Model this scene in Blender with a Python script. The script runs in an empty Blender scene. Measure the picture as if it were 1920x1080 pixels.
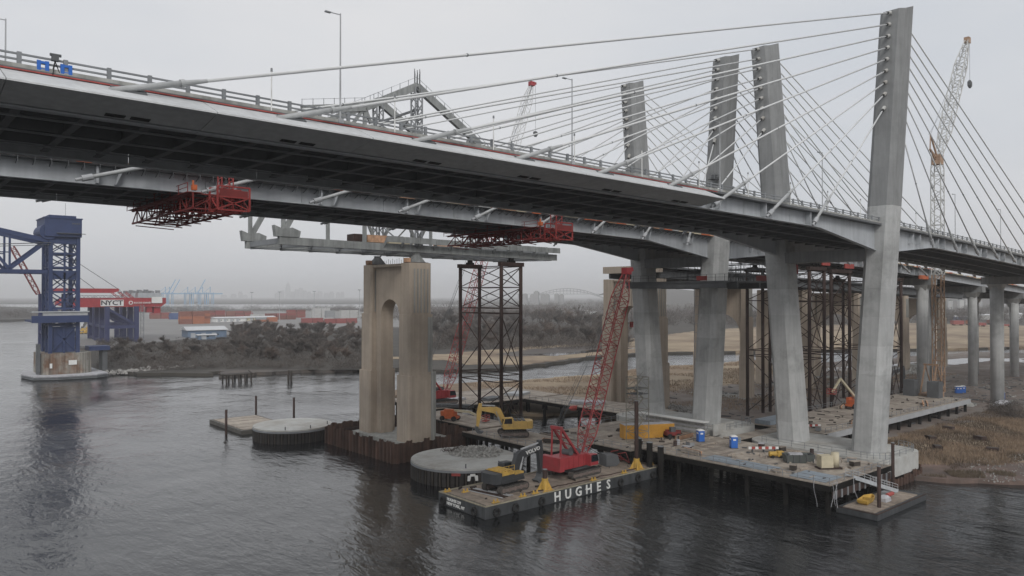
import bpy, math, random
from mathutils import Vector, Matrix
random.seed(7)
R = math.radians
# ------------------------------------------------------------------ camera
FPX, CAMZ, PIT = 1417.0, 31.9, math.atan(15 / 1417.0)
_n = math.hypot(1642.0, FPX)
FX, FY, RX, RY = FPX / _n, 1642.0 / _n, 1642.0 / _n, -FPX / _n      # world X runs along the bridge, Y across it
sc = bpy.context.scene
col = sc.collection
cam = bpy.data.cameras.new('camera'); camo = bpy.data.objects.new('camera', cam); col.objects.link(camo)
cam.sensor_width = 36; cam.lens = 36 * FPX / 1920; cam.clip_start = .5; cam.clip_end = 60000
camo.location = (0, 0, CAMZ)
camo.rotation_euler = (R(90) + PIT, 0, -math.atan2(FX, FY))
sc.camera = camo
# ------------------------------------------------------------------ sky, sun, exposure
SUN_EL, SUN_AZ = R(38), math.atan2(-.55, -.83)      # sun stands behind the camera, veiled by cloud
sdir = Vector((math.cos(SUN_EL) * math.sin(SUN_AZ), math.cos(SUN_EL) * math.cos(SUN_AZ), math.sin(SUN_EL)))
w = bpy.data.worlds.new('World'); sc.world = w; w.use_nodes = True
nt = w.node_tree; nt.nodes.clear()
out = nt.nodes.new('ShaderNodeOutputWorld'); bg = nt.nodes.new('ShaderNodeBackground')
sky = nt.nodes.new('ShaderNodeTexSky'); sky.sky_type = 'NISHITA'; sky.sun_disc = False
sky.sun_elevation = SUN_EL; sky.sun_rotation = SUN_AZ; sky.dust_density = 6; sky.air_density = 1.0; sky.altitude = 30
hsv = nt.nodes.new('ShaderNodeHueSaturation'); hsv.inputs['Saturation'].default_value = .22
tc = nt.nodes.new('ShaderNodeTexCoord'); mp = nt.nodes.new('ShaderNodeMapping'); mp.inputs['Scale'].default_value = (1, 1, 3.0)
nz = nt.nodes.new('ShaderNodeTexNoise'); nz.inputs['Scale'].default_value = 1.6; nz.inputs['Detail'].default_value = 5
rp = nt.nodes.new('ShaderNodeValToRGB')
rp.color_ramp.elements[0].position = .3; rp.color_ramp.elements[0].color = (5.15, 5.45, 5.9, 1)
rp.color_ramp.elements[1].position = .7; rp.color_ramp.elements[1].color = (6.45, 6.47, 6.6, 1)
mx = nt.nodes.new('ShaderNodeMixRGB'); mx.inputs[0].default_value = .86
L = nt.links.new
L(tc.outputs['Generated'], mp.inputs[0]); L(mp.outputs[0], nz.inputs['Vector']); L(nz.outputs[0], rp.inputs[0])
L(sky.outputs[0], hsv.inputs['Color']); L(hsv.outputs[0], mx.inputs[1]); L(rp.outputs[0], mx.inputs[2])
L(mx.outputs[0], bg.inputs[0]); bg.inputs[1].default_value = .1; L(bg.outputs[0], out.inputs[0])
sl = bpy.data.lights.new('sun', 'SUN'); sl.energy = 1.0; sl.angle = R(20); sl.color = (1, .97, .93)
slo = bpy.data.objects.new('sun', sl); col.objects.link(slo)
slo.rotation_euler = sdir.to_track_quat('Z', 'Y').to_euler()
vs = sc.view_settings; vs.view_transform = 'Standard'; vs.look = 'None'; vs.gamma = 1; vs.exposure = 0.33; vs.use_curve_mapping = False
cy = sc.cycles
cy.use_denoising = True; cy.max_bounces = 6; cy.diffuse_bounces = 3; cy.glossy_bounces = 3; cy.volume_bounces = 2
cy.transparent_max_bounces = 6; cy.volume_max_steps = 64
try: cy.denoising_prefilter = 'ACCURATE'
except Exception: pass

# ------------------------------------------------------------------ pixel helpers
def ray(px, py):
    u = (px - 960) / FPX; v = -(py - 540) / FPX
    c, s = math.cos(PIT), math.sin(PIT)
    f = c - v * s
    return RX * u + FX * f, RY * u + FY * f, s + v * c
def P(px, py, X=None, Y=None, Z=None):
    a = ray(px, py)
    t = X / a[0] if X is not None else Y / a[1] if Y is not None else (Z - CAMZ) / a[2]
    return Vector((a[0] * t, a[1] * t, CAMZ + a[2] * t))

# ------------------------------------------------------------------ materials
MATS = {}
def M(name, c, rough=.7, metal=0.0, var=.25, scale=.4, streak=0.0, rnd=0.0, bump=0.0, spec=.4, c2=None, mix=(.45, .65)):
    if name in MATS: return MATS[name]
    m = bpy.data.materials.new(name); m.use_nodes = True; MATS[name] = m
    t = m.node_tree; b = t.nodes['Principled BSDF']; N = t.nodes.new; K = t.links.new
    b.inputs['Roughness'].default_value = rough; b.inputs['Metallic'].default_value = metal
    b.inputs['Specular IOR Level'].default_value = spec
    g = N('ShaderNodeNewGeometry')
    n = N('ShaderNodeTexNoise'); n.inputs['Scale'].default_value = scale; n.inputs['Detail'].default_value = 6; n.inputs['Roughness'].default_value = .65
    K(g.outputs['Position'], n.inputs['Vector'])
    r = N('ShaderNodeValToRGB'); K(n.outputs[0], r.inputs[0])
    lo = [x * (1 - var) for x in c]; hi = [min(1, x * (1 + var)) for x in c]
    r.color_ramp.elements[0].position = .3; r.color_ramp.elements[0].color = (*lo, 1)
    r.color_ramp.elements[1].position = .7; r.color_ramp.elements[1].color = (*hi, 1)
    cur = r.outputs[0]
    if c2:
        n2 = N('ShaderNodeTexNoise'); n2.inputs['Scale'].default_value = scale * .45; n2.inputs['Detail'].default_value = 8; n2.inputs['Roughness'].default_value = .7
        K(g.outputs['Position'], n2.inputs['Vector'])
        mr = N('ShaderNodeMapRange'); mr.inputs[1].default_value = mix[0]; mr.inputs[2].default_value = mix[1]; K(n2.outputs[0], mr.inputs[0])
        q = N('ShaderNodeMixRGB'); K(mr.outputs[0], q.inputs[0]); K(cur, q.inputs[1]); q.inputs[2].default_value = (*c2, 1); cur = q.outputs[0]
    if streak:
        mpn = N('ShaderNodeMapping'); mpn.inputs['Scale'].default_value = (1.3, 1.3, .07); K(g.outputs['Position'], mpn.inputs[0])
        ns = N('ShaderNodeTexNoise'); ns.inputs['Scale'].default_value = 1.2; ns.inputs['Detail'].default_value = 5; K(mpn.outputs[0], ns.inputs['Vector'])
        mr = N('ShaderNodeMapRange'); mr.inputs[1].default_value = .35; mr.inputs[2].default_value = .7; mr.inputs[3].default_value = 1 - streak; mr.inputs[4].default_value = 1 + streak * .4
        K(ns.outputs[0], mr.inputs[0])
        q = N('ShaderNodeMixRGB'); q.blend_type = 'MULTIPLY'; q.inputs[0].default_value = 1; K(cur, q.inputs[1]); K(mr.outputs[0], q.inputs[2]); cur = q.outputs[0]
    if rnd:
        oi = N('ShaderNodeObjectInfo'); mr = N('ShaderNodeMapRange'); mr.inputs[3].default_value = 1 - rnd; mr.inputs[4].default_value = 1 + rnd
        K(oi.outputs['Random'], mr.inputs[0])
        q = N('ShaderNodeMixRGB'); q.blend_type = 'MULTIPLY'; q.inputs[0].default_value = 1; K(cur, q.inputs[1]); K(mr.outputs[0], q.inputs[2]); cur = q.outputs[0]
    K(cur, b.inputs['Base Color'])
    if bump:
        bn = N('ShaderNodeBump'); bn.inputs['Strength'].default_value = bump; bn.inputs['Distance'].default_value = .05
        n3 = N('ShaderNodeTexNoise'); n3.inputs['Scale'].default_value = 3; n3.inputs['Detail'].default_value = 6
        K(g.outputs['Position'], n3.inputs['Vector']); K(n3.outputs[0], bn.inputs['Height']); K(bn.outputs[0], b.inputs['Normal'])
    return m
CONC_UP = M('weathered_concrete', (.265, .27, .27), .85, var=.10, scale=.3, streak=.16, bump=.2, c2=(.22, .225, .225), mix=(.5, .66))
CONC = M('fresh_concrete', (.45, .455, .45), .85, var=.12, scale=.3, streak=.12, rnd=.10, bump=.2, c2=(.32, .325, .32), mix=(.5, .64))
CONC_CAP = M('pile_cap_concrete', (.46, .46, .44), .85, var=.14, scale=.35, c2=(.33, .31, .28), bump=.2)
CONC_OLD = M('old_tan_concrete', (.44, .37, .30), .9, var=.10, scale=.25, streak=.12, bump=.3, c2=(.36, .305, .25), mix=(.5, .75))
CONC_GREY = M('old_grey_concrete', (.34, .34, .32), .9, var=.12, scale=.3, streak=.3, bump=.3)
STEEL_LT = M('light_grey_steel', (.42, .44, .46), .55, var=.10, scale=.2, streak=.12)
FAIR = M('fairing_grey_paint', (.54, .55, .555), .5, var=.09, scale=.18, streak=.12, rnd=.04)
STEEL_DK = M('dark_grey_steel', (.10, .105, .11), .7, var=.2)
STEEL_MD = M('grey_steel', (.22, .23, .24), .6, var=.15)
STEEL_SHADE = M('shade_darkened_deck_steel', (.13, .135, .14), .75, var=.2)  # underside shade put into the colour, darker than the deck's real grey paint
OLD_STEEL = M('old_bridge_steel', (.27, .28, .275), .65, var=.2, scale=.5, streak=.25)
RUST = M('rusty_steel', (.055, .034, .029), .85, var=.35, scale=.6, streak=.3)
CELLW = M('dark_fender_wall', (.032, .028, .026), .8, var=.35, scale=.8, rnd=.3)
RUST_PILE = M('rusty_sheet_pile', (.085, .05, .038), .85, var=.3, scale=.5, streak=.4, rnd=.3)
BLACKEN = M('wet_dark_steel', (.016, .015, .014), .95, var=.3, spec=.1)
CABLE = M('white_cable_sheath', (.62, .63, .63), .5, var=.05)
PIPE = M('pale_guide_pipe', (.40, .41, .41), .5, var=.08, streak=.1)
RED = M('red_crane_paint', (.35, .045, .052), .5, var=.15, scale=.8, c2=(.24, .06, .055), mix=(.55, .8))
RED_B = M('faded_red_lattice', (.33, .055, .055), .6, var=.25, scale=.8)
RED_DK = M('red_gantry_paint', (.19, .03, .028), .65, var=.25)
RED_G = M('red_cage_paint', (.29, .045, .042), .65, var=.25)
RED_LINE = M('red_edge_paint', (.36, .07, .06), .7, var=.35, scale=.8)
ORANGE = M('orange_paint', (.50, .12, .04), .55, var=.2, scale=.8, c2=(.26, .11, .06), mix=(.55, .8))
CRANE_OR = M('faded_orange_paint', (.36, .235, .155), .7, var=.3, scale=.8)
WHITE = M('white_paint', (.72, .72, .70), .55, var=.08)
CRANE_WH = M('pale_lattice_paint', (.46, .46, .44), .6, var=.1)
YEL = M('yellow_paint', (.52, .33, .07), .6, var=.2, scale=.9, c2=(.28, .19, .08), mix=(.52, .75))
YEL_K = M('excavator_yellow_paint', (.58, .38, .11), .55, var=.15, scale=.8, c2=(.30, .21, .10), mix=(.55, .8))
CREAM = M('cream_paint', (.52, .465, .335), .6, var=.12, scale=.8)
ORN_Y = M('container_yellow_paint', (.56, .29, .045), .55, var=.15, c2=(.36, .19, .06), mix=(.55, .8))
BLUE_T = M('toilet_blue_plastic', (.03, .14, .50), .5, var=.08)
BLUE_B = M('lift_bridge_blue_paint', (.032, .050, .125), .6, var=.15, scale=.3)
BLUE_C = M('quay_crane_blue_paint', (.036, .044, .115), .6, var=.12)
BLUE_MAT = M('blue_grey_mat', (.25, .29, .33), .8, var=.12)
DARK = M('dark_rubber', (.02, .02, .02), .8, var=.2)
GLASS = M('dark_cab_glass', (.02, .025, .03), .1, var=.1, spec=.6)
VOLV = M('charcoal_machine_paint', (.045, .048, .052), .5, var=.12)
TRACK = M('dusty_track_steel', (.075, .068, .062), .85, var=.25, scale=2)
TIMBER = M('weathered_timber', (.36, .315, .265), .9, var=.22, scale=.8, rnd=.2, bump=.3, c2=(.24, .20, .17))
TIMB_D = M('dark_wet_timber', (.05, .042, .036), .9, var=.3)
HULL = M('barge_hull_grey', (.062, .066, .07), .6, var=.25, scale=.4, streak=.3)
DECKM = M('barge_timber_deck', (.26, .215, .175), .9, var=.3, scale=.9, rnd=.2)
FORM = M('formwork_timber', (.45, .27, .17), .85, var=.4, scale=1.2, rnd=.5)
ASPH = M('asphalt', (.12, .12, .125), .9, var=.1)
GRATE = M('galvanised_steel', (.38, .39, .40), .5, var=.15)
MARSH = M('dry_marsh_grass', (.30, .235, .16), .95, var=.28, scale=.05, c2=(.15, .105, .075), bump=.4)
MUD = M('dark_mud', (.075, .066, .06), .8, var=.3, scale=.3, c2=(.11, .09, .075))
DIRT = M('brown_dirt', (.17, .135, .115), .95, var=.25, scale=.15, c2=(.24, .22, .20), bump=.4)
LAND = M('winter_ground', (.062, .056, .048), .95, var=.3, scale=.06, c2=(.045, .041, .036), bump=.3)
YARD = M('yard_pavement', (.21, .205, .20), .9, var=.15, scale=.02)
BARK = M('grey_bark', (.10, .09, .082), .95, var=.25)
TWIG = M('bare_twigs', (.105, .090, .080), .95, var=.3, scale=.12, rnd=.3)
TWIG_R = M('reddish_bare_twigs', (.125, .095, .078), .95, var=.3, scale=.12, rnd=.3)
REED = M('dry_reed', (.25, .185, .13), .95, var=.35, scale=.3)
ROCK = M('pale_rock', (.30, .29, .275), .9, var=.4, scale=.8)
RUBBLE = M('broken_concrete', (.36, .35, .33), .9, var=.3, scale=1.5)
ROOFW = M('pale_roof', (.52, .53, .54), .7, var=.08)
BLUEW = M('blue_cladding', (.14, .20, .29), .6, var=.1)
FARG = M('far_building_grey', (.30, .30, .30), .8, var=.1)
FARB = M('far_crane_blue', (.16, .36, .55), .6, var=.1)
TARP = M('pale_sheet', (.42, .42, .44), .8, var=.25, scale=1.0)
def solid(name, c): return M(name, c, .6, var=.12)

# ------------------------------------------------------------------ mesh builder
class MB:
    def __init__(s): s.v = []; s.f = []
    def add(s, vs, fs):
        o = len(s.v); s.v += [tuple(p) for p in vs]; s.f += [tuple(i + o for i in q) for q in fs]; return s
    def box(s, x0, x1, y0, y1, z0, z1):
        return s.add([(x0, y0, z0), (x1, y0, z0), (x1, y1, z0), (x0, y1, z0), (x0, y0, z1), (x1, y0, z1), (x1, y1, z1), (x0, y1, z1)],
                     [(3, 2, 1, 0), (4, 5, 6, 7), (0, 1, 5, 4), (1, 2, 6, 5), (2, 3, 7, 6), (3, 0, 4, 7)])
    def beam(s, a, b, w, h=None, up=(0, 0, 1)):
        a, b = Vector(a), Vector(b); h = w if h is None else h
        d = (b - a)
        if d.length < 1e-6: return s
        d.normalize(); up = Vector(up)
        if abs(d.dot(up)) > .98: up = Vector((1, 0, 0))
        x = d.cross(up).normalized(); y = x.cross(d).normalized()
        x *= w / 2; y *= h / 2
        vs = [a - x - y, a + x - y, a + x + y, a - x + y, b - x - y, b + x - y, b + x + y, b - x + y]
        return s.add(vs, [(3, 2, 1, 0), (4, 5, 6, 7), (0, 1, 5, 4), (1, 2, 6, 5), (2, 3, 7, 6), (3, 0, 4, 7)])
    def tube(s, a, b, r0, r1=None, n=8, cap=True):
        a, b = Vector(a), Vector(b); r1 = r0 if r1 is None else r1
        d = (b - a)
        if d.length < 1e-6: return s
        d.normalize(); up = Vector((0, 0, 1)) if abs(d.z) < .95 else Vector((1, 0, 0))
        x = d.cross(up).normalized(); y = x.cross(d)
        vs = []; fs = []
        for c, r in ((a, r0), (b, r1)):
            for i in range(n):
                t = 2 * math.pi * i / n; vs.append(c + x * (r * math.cos(t)) + y * (r * math.sin(t)))
        for i in range(n): j = (i + 1) % n; fs.append((i, j, n + j, n + i))
        if cap: fs += [tuple(range(n - 1, -1, -1)), tuple(range(n, 2 * n))]
        return s.add(vs, fs)
    def prism(s, poly, t0, t1, axis='y'):
        n = len(poly)
        def pt(p, t): return {'y': (p[0], t, p[1]), 'z': (p[0], p[1], t), 'x': (t, p[0], p[1])}[axis]
        vs = [pt(p, t0) for p in poly] + [pt(p, t1) for p in poly]
        fs = [(i, (i + 1) % n, n + (i + 1) % n, n + i) for i in range(n)] + [tuple(range(n - 1, -1, -1)), tuple(range(n, 2 * n))]
        return s.add(vs, fs)
    def loft(s, rings, cap=True):
        n = len(rings[0]); vs = [p for r in rings for p in r]; fs = []
        for k in range(len(rings) - 1):
            for i in range(n): j = (i + 1) % n; fs.append((k * n + i, k * n + j, (k + 1) * n + j, (k + 1) * n + i))
        if cap: fs += [tuple(range(n - 1, -1, -1)), tuple((len(rings) - 1) * n + i for i in range(n))]
        return s.add(vs, fs)
    def strip(s, pts, sec):                                     # section [(y,z)...] swept along X stations [(X, dz)]
        return s.loft([[(X, y, z + dz) for y, z in sec] for X, dz in pts])
    def lattice(s, a, b, w0, wm, w1, bay=2.0, r=.06, taper=.15, up=(0, 0, 1), n=3, lr=None):
        a, b = Vector(a), Vector(b); d = b - a; Ln = d.length; d.normalize(); up = Vector(up)
        if abs(d.dot(up)) > .98: up = Vector((0, 1, 0))
        x = d.cross(up).normalized(); y = x.cross(d).normalized(); lr = lr or r * .55
        nb = max(2, int(Ln / bay))
        def wd(t):
            if t < taper: return w0 + (wm - w0) * t / taper
            if t > 1 - taper: return w1 + (wm - w1) * (1 - t) / taper
            return wm
        rings = []
        for k in range(nb + 1):
            t = k / nb; h = wd(t) / 2; c = a + d * (Ln * t)
            rings.append([c - x * h - y * h, c + x * h - y * h, c + x * h + y * h, c - x * h + y * h])
        for k in range(nb):
            for i in range(4):
                s.tube(rings[k][i], rings[k + 1][i], r, n=n, cap=False)
                j = (i + 1) % 4
                if k % 2: s.tube(rings[k][i], rings[k + 1][j], lr, n=n, cap=False)
                else: s.tube(rings[k][j], rings[k + 1][i], lr, n=n, cap=False)
                if k % 4 == 0: s.tube(rings[k][i], rings[k][j], lr, n=n, cap=False)
        return s
    def mesh(s, name, mat, smooth=False):
        me = bpy.data.meshes.new(name); me.from_pydata(s.v, [], s.f); me.materials.append(mat)
        if smooth:
            for p in me.polygons: p.use_smooth = True
        me.update(); return me
    def build(s, name, mat, parent=None, smooth=False, kind=None, label=None, off=None):
        if off is not None: s.v = [(p[0] - off[0], p[1] - off[1], p[2] - off[2]) for p in s.v]
        o = bpy.data.objects.new(name, s.mesh(name, mat, smooth)); col.objects.link(o)
        if parent: o.parent = parent
        if kind: o['kind'] = kind
        if label: o['label'] = label
        return o
def inst(name, me, parent, loc=(0, 0, 0), rz=0, sc_=None, rot=None):
    o = bpy.data.objects.new(name, me); col.objects.link(o); o.parent = parent; o.location = loc
    o.rotation_euler = rot if rot else (0, 0, rz)
    if sc_: o.scale = sc_
    return o
def tag(o, label, cat, group=None, kind=None):
    o['label'] = label; o['category'] = cat
    if group: o['group'] = group
    if kind: o['kind'] = kind
    return o
def thing(name, label, cat, loc=(0, 0, 0), rz=0, group=None):
    o = bpy.data.objects.new(name, None); col.objects.link(o); o.location = loc; o.rotation_euler = (0, 0, rz); o.empty_display_size = .5
    return tag(o, label, cat, group)
class Wd:                                                       # parts given in world coordinates under a thing that is not rotated
    def __init__(s, t): s.t = t; s.o = Vector(t.location)
    def part(s, name, mb, mat, parent=None, **k): return mb.build(name, mat, parent or s.t, off=s.o, **k)
    def inst(s, name, me, loc, parent=None, **k): return inst(name, me, parent or s.t, Vector(loc) - s.o, **k)
def copy_tree(o, parent=None):
    c = o.copy(); col.objects.link(c); c.parent = parent
    for ch in list(o.children): copy_tree(ch, c)
    return c
def text_mesh(txt, size, mat, ext=.02, font_bold=0.0, sx=1.0):
    cu = bpy.data.curves.new('lettering', 'FONT'); cu.body = txt; cu.size = size; cu.extrude = ext; cu.offset = font_bold
    cu.align_x = 'CENTER'; cu.align_y = 'CENTER'; cu.resolution_u = 2
    o = bpy.data.objects.new('lettering', cu); col.objects.link(o)
    dg = bpy.context.evaluated_depsgraph_get(); me = bpy.data.meshes.new_from_object(o.evaluated_get(dg))
    bpy.data.objects.remove(o); bpy.data.curves.remove(cu)
    me.materials.clear(); me.materials.append(mat)
    if sx != 1:
        for v in me.vertices: v.co.x *= sx
    return me
UNIT = {}
def unit_box(mat):
    if mat.name not in UNIT: UNIT[mat.name] = MB().box(-.5, .5, -.5, .5, -.5, .5).mesh('block', mat)
    return UNIT[mat.name]
POST = {}
def railing(W, pts, mat=STEEL_MD, h=1.07, sp=2.4, name='railing', r=.03, parent=None):
    mb = MB()
    for a, b in zip(pts[:-1], pts[1:]):
        a, b = Vector(a), Vector(b)
        for k in (h, h * .55): mb.beam(a + Vector((0, 0, k)), b + Vector((0, 0, k)), r * 2)
    ro = W.part(name, mb, mat, parent)
    key = (mat.name, h, r)
    if key not in POST: POST[key] = MB().box(-r * 1.3, r * 1.3, -r * 1.3, r * 1.3, 0, h).mesh('railing_post', mat)
    if parent: return ro
    for a, b in zip(pts[:-1], pts[1:]):
        a, b = Vector(a), Vector(b); n = max(1, round((b - a).length / sp))
        for k in range(n + 1 if b == Vector(pts[-1]) else n):
            W.inst('railing_post', POST[key], a.lerp(b, k / n), parent=ro)
    return ro
def struct(name, mb, mat, kind='structure'):
    o = mb.build(name, mat); o['kind'] = kind; return o

# ================================================================== THE SETTING: water, land, haze
def water_mat(name='river_water', k=1.0):
    m = bpy.data.materials.new(name); m.use_nodes = True; t = m.node_tree; b = t.nodes['Principled BSDF']
    b.inputs['Base Color'].default_value = (.014, .015, .016, 1); b.inputs['Roughness'].default_value = .05; b.inputs['IOR'].default_value = 1.55
    b.inputs['Specular IOR Level'].default_value = .5
    g = t.nodes.new('ShaderNodeNewGeometry'); K = t.links.new
    hs = None
    for sc_, st, ang, rot in ((.16, .55, 3.0, .5), (.55, .26, 2.2, .75), (1.9, .075, 2.0, .6), (.03, .8, 2, .3)):
        mp = t.nodes.new('ShaderNodeMapping'); mp.inputs['Rotation'].default_value = (0, 0, rot); mp.inputs['Scale'].default_value = (sc_ * ang, sc_, sc_)
        K(g.outputs['Position'], mp.inputs[0])
        n = t.nodes.new('ShaderNodeTexNoise'); n.inputs['Scale'].default_value = 1; n.inputs['Detail'].default_value = 4; n.inputs['Distortion'].default_value = .6; K(mp.outputs[0], n.inputs['Vector'])
        mu = t.nodes.new('ShaderNodeMath'); mu.operation = 'MULTIPLY'; mu.inputs[1].default_value = st; K(n.outputs[0], mu.inputs[0])
        if hs is None: hs = mu.outputs[0]
        else:
            ad = t.nodes.new('ShaderNodeMath'); ad.operation = 'ADD'; K(hs, ad.inputs[0]); K(mu.outputs[0], ad.inputs[1]); hs = ad.outputs[0]
    n = t.nodes.new('ShaderNodeTexNoise'); n.inputs['Scale'].default_value = .035; n.inputs['Detail'].default_value = 3; K(g.outputs['Position'], n.inputs['Vector'])
    mr = t.nodes.new('ShaderNodeMapRange'); mr.inputs[1].default_value = .35; mr.inputs[2].default_value = .65; mr.inputs[3].default_value = .45; mr.inputs[4].default_value = 1.35; K(n.outputs[0], mr.inputs[0])
    mu = t.nodes.new('ShaderNodeMath'); mu.operation = 'MULTIPLY'; K(hs, mu.inputs[0]); K(mr.outputs[0], mu.inputs[1]); hs = mu.outputs[0]
    bn = t.nodes.new('ShaderNodeBump'); bn.inputs['Strength'].default_value = 1.0; bn.inputs['Distance'].default_value =   .34 * k
    K(hs, bn.inputs['Height']); K(bn.outputs[0], b.inputs['Normal'])
    return m
WATER = water_mat(); CALM = water_mat('calm_creek_water', .12)
struct('river_water', MB().add([(-22000, -22000, 0), (22000, -22000, 0), (22000, 22000, 0), (-22000, 22000, 0)], [(0, 1, 2, 3)]), WATER)
import bmesh
def land(name, pts, z, mat, jit=0.0, seed=1, closed_back=None):
    rr = random.Random(seed); poly = []
    n = len(pts)
    for i in range(n):
        a, b = pts[i], pts[(i + 1) % n]; a = Vector((a[0], a[1])); b = Vector((b[0], b[1])); poly.append(a)
        ln = (b - a).length
        if jit and ln < 400:
            k = int(ln / max(2.5, jit * 1.6))
            for q in range(1, k): poly.append(a.lerp(b, q / k) + Vector((rr.uniform(-jit, jit), rr.uniform(-jit, jit))))
    bm = bmesh.new()
    top = [bm.verts.new((p.x, p.y, z)) for p in poly]; bot = [bm.verts.new((p.x, p.y, -1)) for p in poly]
    es = [bm.edges.new((top[i], top[(i + 1) % len(top)])) for i in range(len(top))]
    bmesh.ops.triangle_fill(bm, edges=es, use_beauty=True)
    for f in bm.faces:
        if f.normal.z < 0: f.normal_flip()
    for i in range(len(top)):
        j = (i + 1) % len(top); bm.faces.new((bot[i], bot[j], top[j], top[i]))
    me = bpy.data.meshes.new(name); bm.to_mesh(me); bm.free(); me.materials.append(mat)
    o = bpy.data.objects.new(name, me); col.objects.link(o); o['kind'] = 'structure'; return o
def pz(lst, z): return [tuple(P(x, y, Z=z)[:2]) for x, y in lst]
# marsh on the near side of the creek, carrying the bridges' side spans
def inside(poly, x, y):
    r_ = False; j = len(poly) - 1
    for i in range(len(poly)):
        (xi, yi), (xj, yj) = poly[i][:2], poly[j][:2]
        if (yi > y) != (yj > y) and x < (xj - xi) * (y - yi) / (yj - yi) + xi: r_ = not r_
        j = i
    return r_
near_shore = [(146, 74), (141, 62), (139, 54), (141, 50), (147, 44), (150, 41), (153, 33), (162, 24), (300, -120), (900, -500), (1600, 150)]
creek_s = pz([(1990, 676), (1920, 682), (1760, 684), (1640, 690), (1520, 688), (1400, 675), (1330, 684), (1245, 686), (1165, 695), (1120, 703), (1060, 706), (985, 713), (900, 716), (830, 721)], .6)
MARSH_POLY = near_shore + creek_s + [(128, 214), (128, 190), (130, 178), (134, 150), (146, 140), (150, 112), (148, 90)]
land('marsh_ground', MARSH_POLY, .7, MARSH, 1.2, 3)
land('construction_ground', [(160, 112), (157, 92), (165, 74), (196, 70), (225, 66), (240, 40), (330, 20), (520, 60), (470, 150), (330, 175), (240, 150), (168, 158), (158, 140)], .78, DIRT, 1.6, 4)
land('mud_shore', [(138.6, 58), (138.4, 53.6), (140.2, 49.4), (146.2, 43.2), (149.2, 40), (152, 32), (161, 22.8), (200, -18), (210, -8), (176, 31), (165, 45), (155, 53), (147, 59)], .74, M('reddish_mud', (.155, .11, .092), .8, var=.3, scale=.3, c2=(.09, .078, .07)), .7, 14)
# land across the creek
bank_n = pz([(150, 690), (172, 698), (290, 702), (400, 703), (430, 693), (500, 694), (600, 691), (670, 690), (830, 697), (900, 695), (980, 690), (1060, 680), (1130, 669), (1240, 663), (1400, 661), (1640, 657), (1760, 657), (1920, 652), (2300, 650)], .5)
back_n = pz([(2600, 566), (1300, 566), (900, 572), (760, 577), (500, 579), (260, 581), (205, 586), (165, 600), (150, 620), (140, 648), (120, 668)], 2.0)
land('north_shore', bank_n + back_n, 1.2, LAND, 3.0, 5)
land('dry_marsh', pz([(700, 672), (840, 676), (870, 684), (980, 684), (1060, 674), (1130, 664), (1240, 660), (1400, 658), (1640, 654), (1760, 654), (1980, 648), (1980, 612), (1700, 606), (1480, 611), (1330, 618), (1200, 634), (1080, 646), (980, 650), (840, 664)], 1.2), 1.35, MARSH, 2.0, 6)
land('mud_flat', pz([(960, 668), (1040, 666), (1130, 652), (1180, 648), (1100, 648), (1000, 654), (930, 664)], 1.4), 1.45, MUD, 1.5, 7)
land('creek_branch', pz([(970, 664), (1050, 662), (1130, 654), (1200, 652), (1130, 658), (1040, 667)], 1.5), 1.47, CALM, .8, 8)
land('creek_pool', pz([(1525, 697), (1640, 695), (1715, 680), (1790, 684), (1860, 676), (1920, 680), (1920, 672), (1800, 672), (1640, 686), (1530, 690)], .8), .85, CALM, 1.0, 9)
land('mud_beach', pz([(410, 706), (560, 697), (670, 695), (680, 684), (560, 684), (420, 694)], .5), 1.24, MUD, 1.6, 10)
land('container_yard', pz([(205, 588), (500, 582), (760, 584), (760, 612), (560, 616), (300, 640), (190, 652), (141, 648), (152, 620), (168, 601)], 2.4), 2.4, YARD, 0, 11)
land('far_shore', [tuple(P(x, 569, Z=2)[:2]) for x in (1400, 900, 500, 60, -500, -1200)] + [(-14000, 12000), (-2000, 19000), (14000, 15000), (16000, 6000)], 2.2, LAND, 0, 12)
land('west_shore', pz([(-900, 596), (0, 600), (74, 598), (128, 590), (128, 578), (0, 575), (-900, 572)], 2.0), 2.3, LAND, 0, 13)
# far hill behind the right-hand piers
def ridge(name, pts, depth, mat, seed):
    rr = random.Random(seed); mb = MB(); rows = []
    for k in range(5):
        t = k / 4; hf = math.sin(math.pi * min(1, t * .72)) if k else 0
        rows.append([(x + FX * depth * t, y + FY * depth * t, 1.0 + h * hf) for x, y, h in pts])
    n = len(pts)
    vs = [p for r_ in rows for p in r_]
    fs = [(k * n + i, k * n + i + 1, (k + 1) * n + i + 1, (k + 1) * n + i) for k in range(4) for i in range(n - 1)]
    return struct(name, mb.add(vs, fs), mat)
hp = []
for k, x in enumerate(range(1180, 2250, 40)):
    p = P(x, 574, Z=1.0); hp.append((p.x, p.y, 34 + 22 * math.sin(k * .5) * math.sin(k * .23 + 1) + (26 if x > 1700 else 8)))
ridge('far_hill', hp, 900, LAND, 2)

# ================================================================== THE TWO CABLE-STAYED BRIDGES
XT = 135.3
def zb(X):                                                       # underside of the edge girders
    if X <= 250: return 44.2 - .003 * X - .000095 * X * X
    return zb(250) - .0505 * (X - 250)
def stations(x0, x1, st=6.0):
    n = max(1, int(math.ceil((x1 - x0) / st))); return [x0 + (x1 - x0) * k / n for k in range(n + 1)]
def swp(mb, x0, x1, sec, dz=lambda X: 0, st=6.0):
    return mb.strip([(X, zb(X) + dz(X)) for X in stations(x0, x1, st)], sec)
def haunch(X):
    d = abs(X - XT); return -2.3 * max(0, 1 - max(0, d - 2.5) / 20) if d < 22.5 else 0
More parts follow.
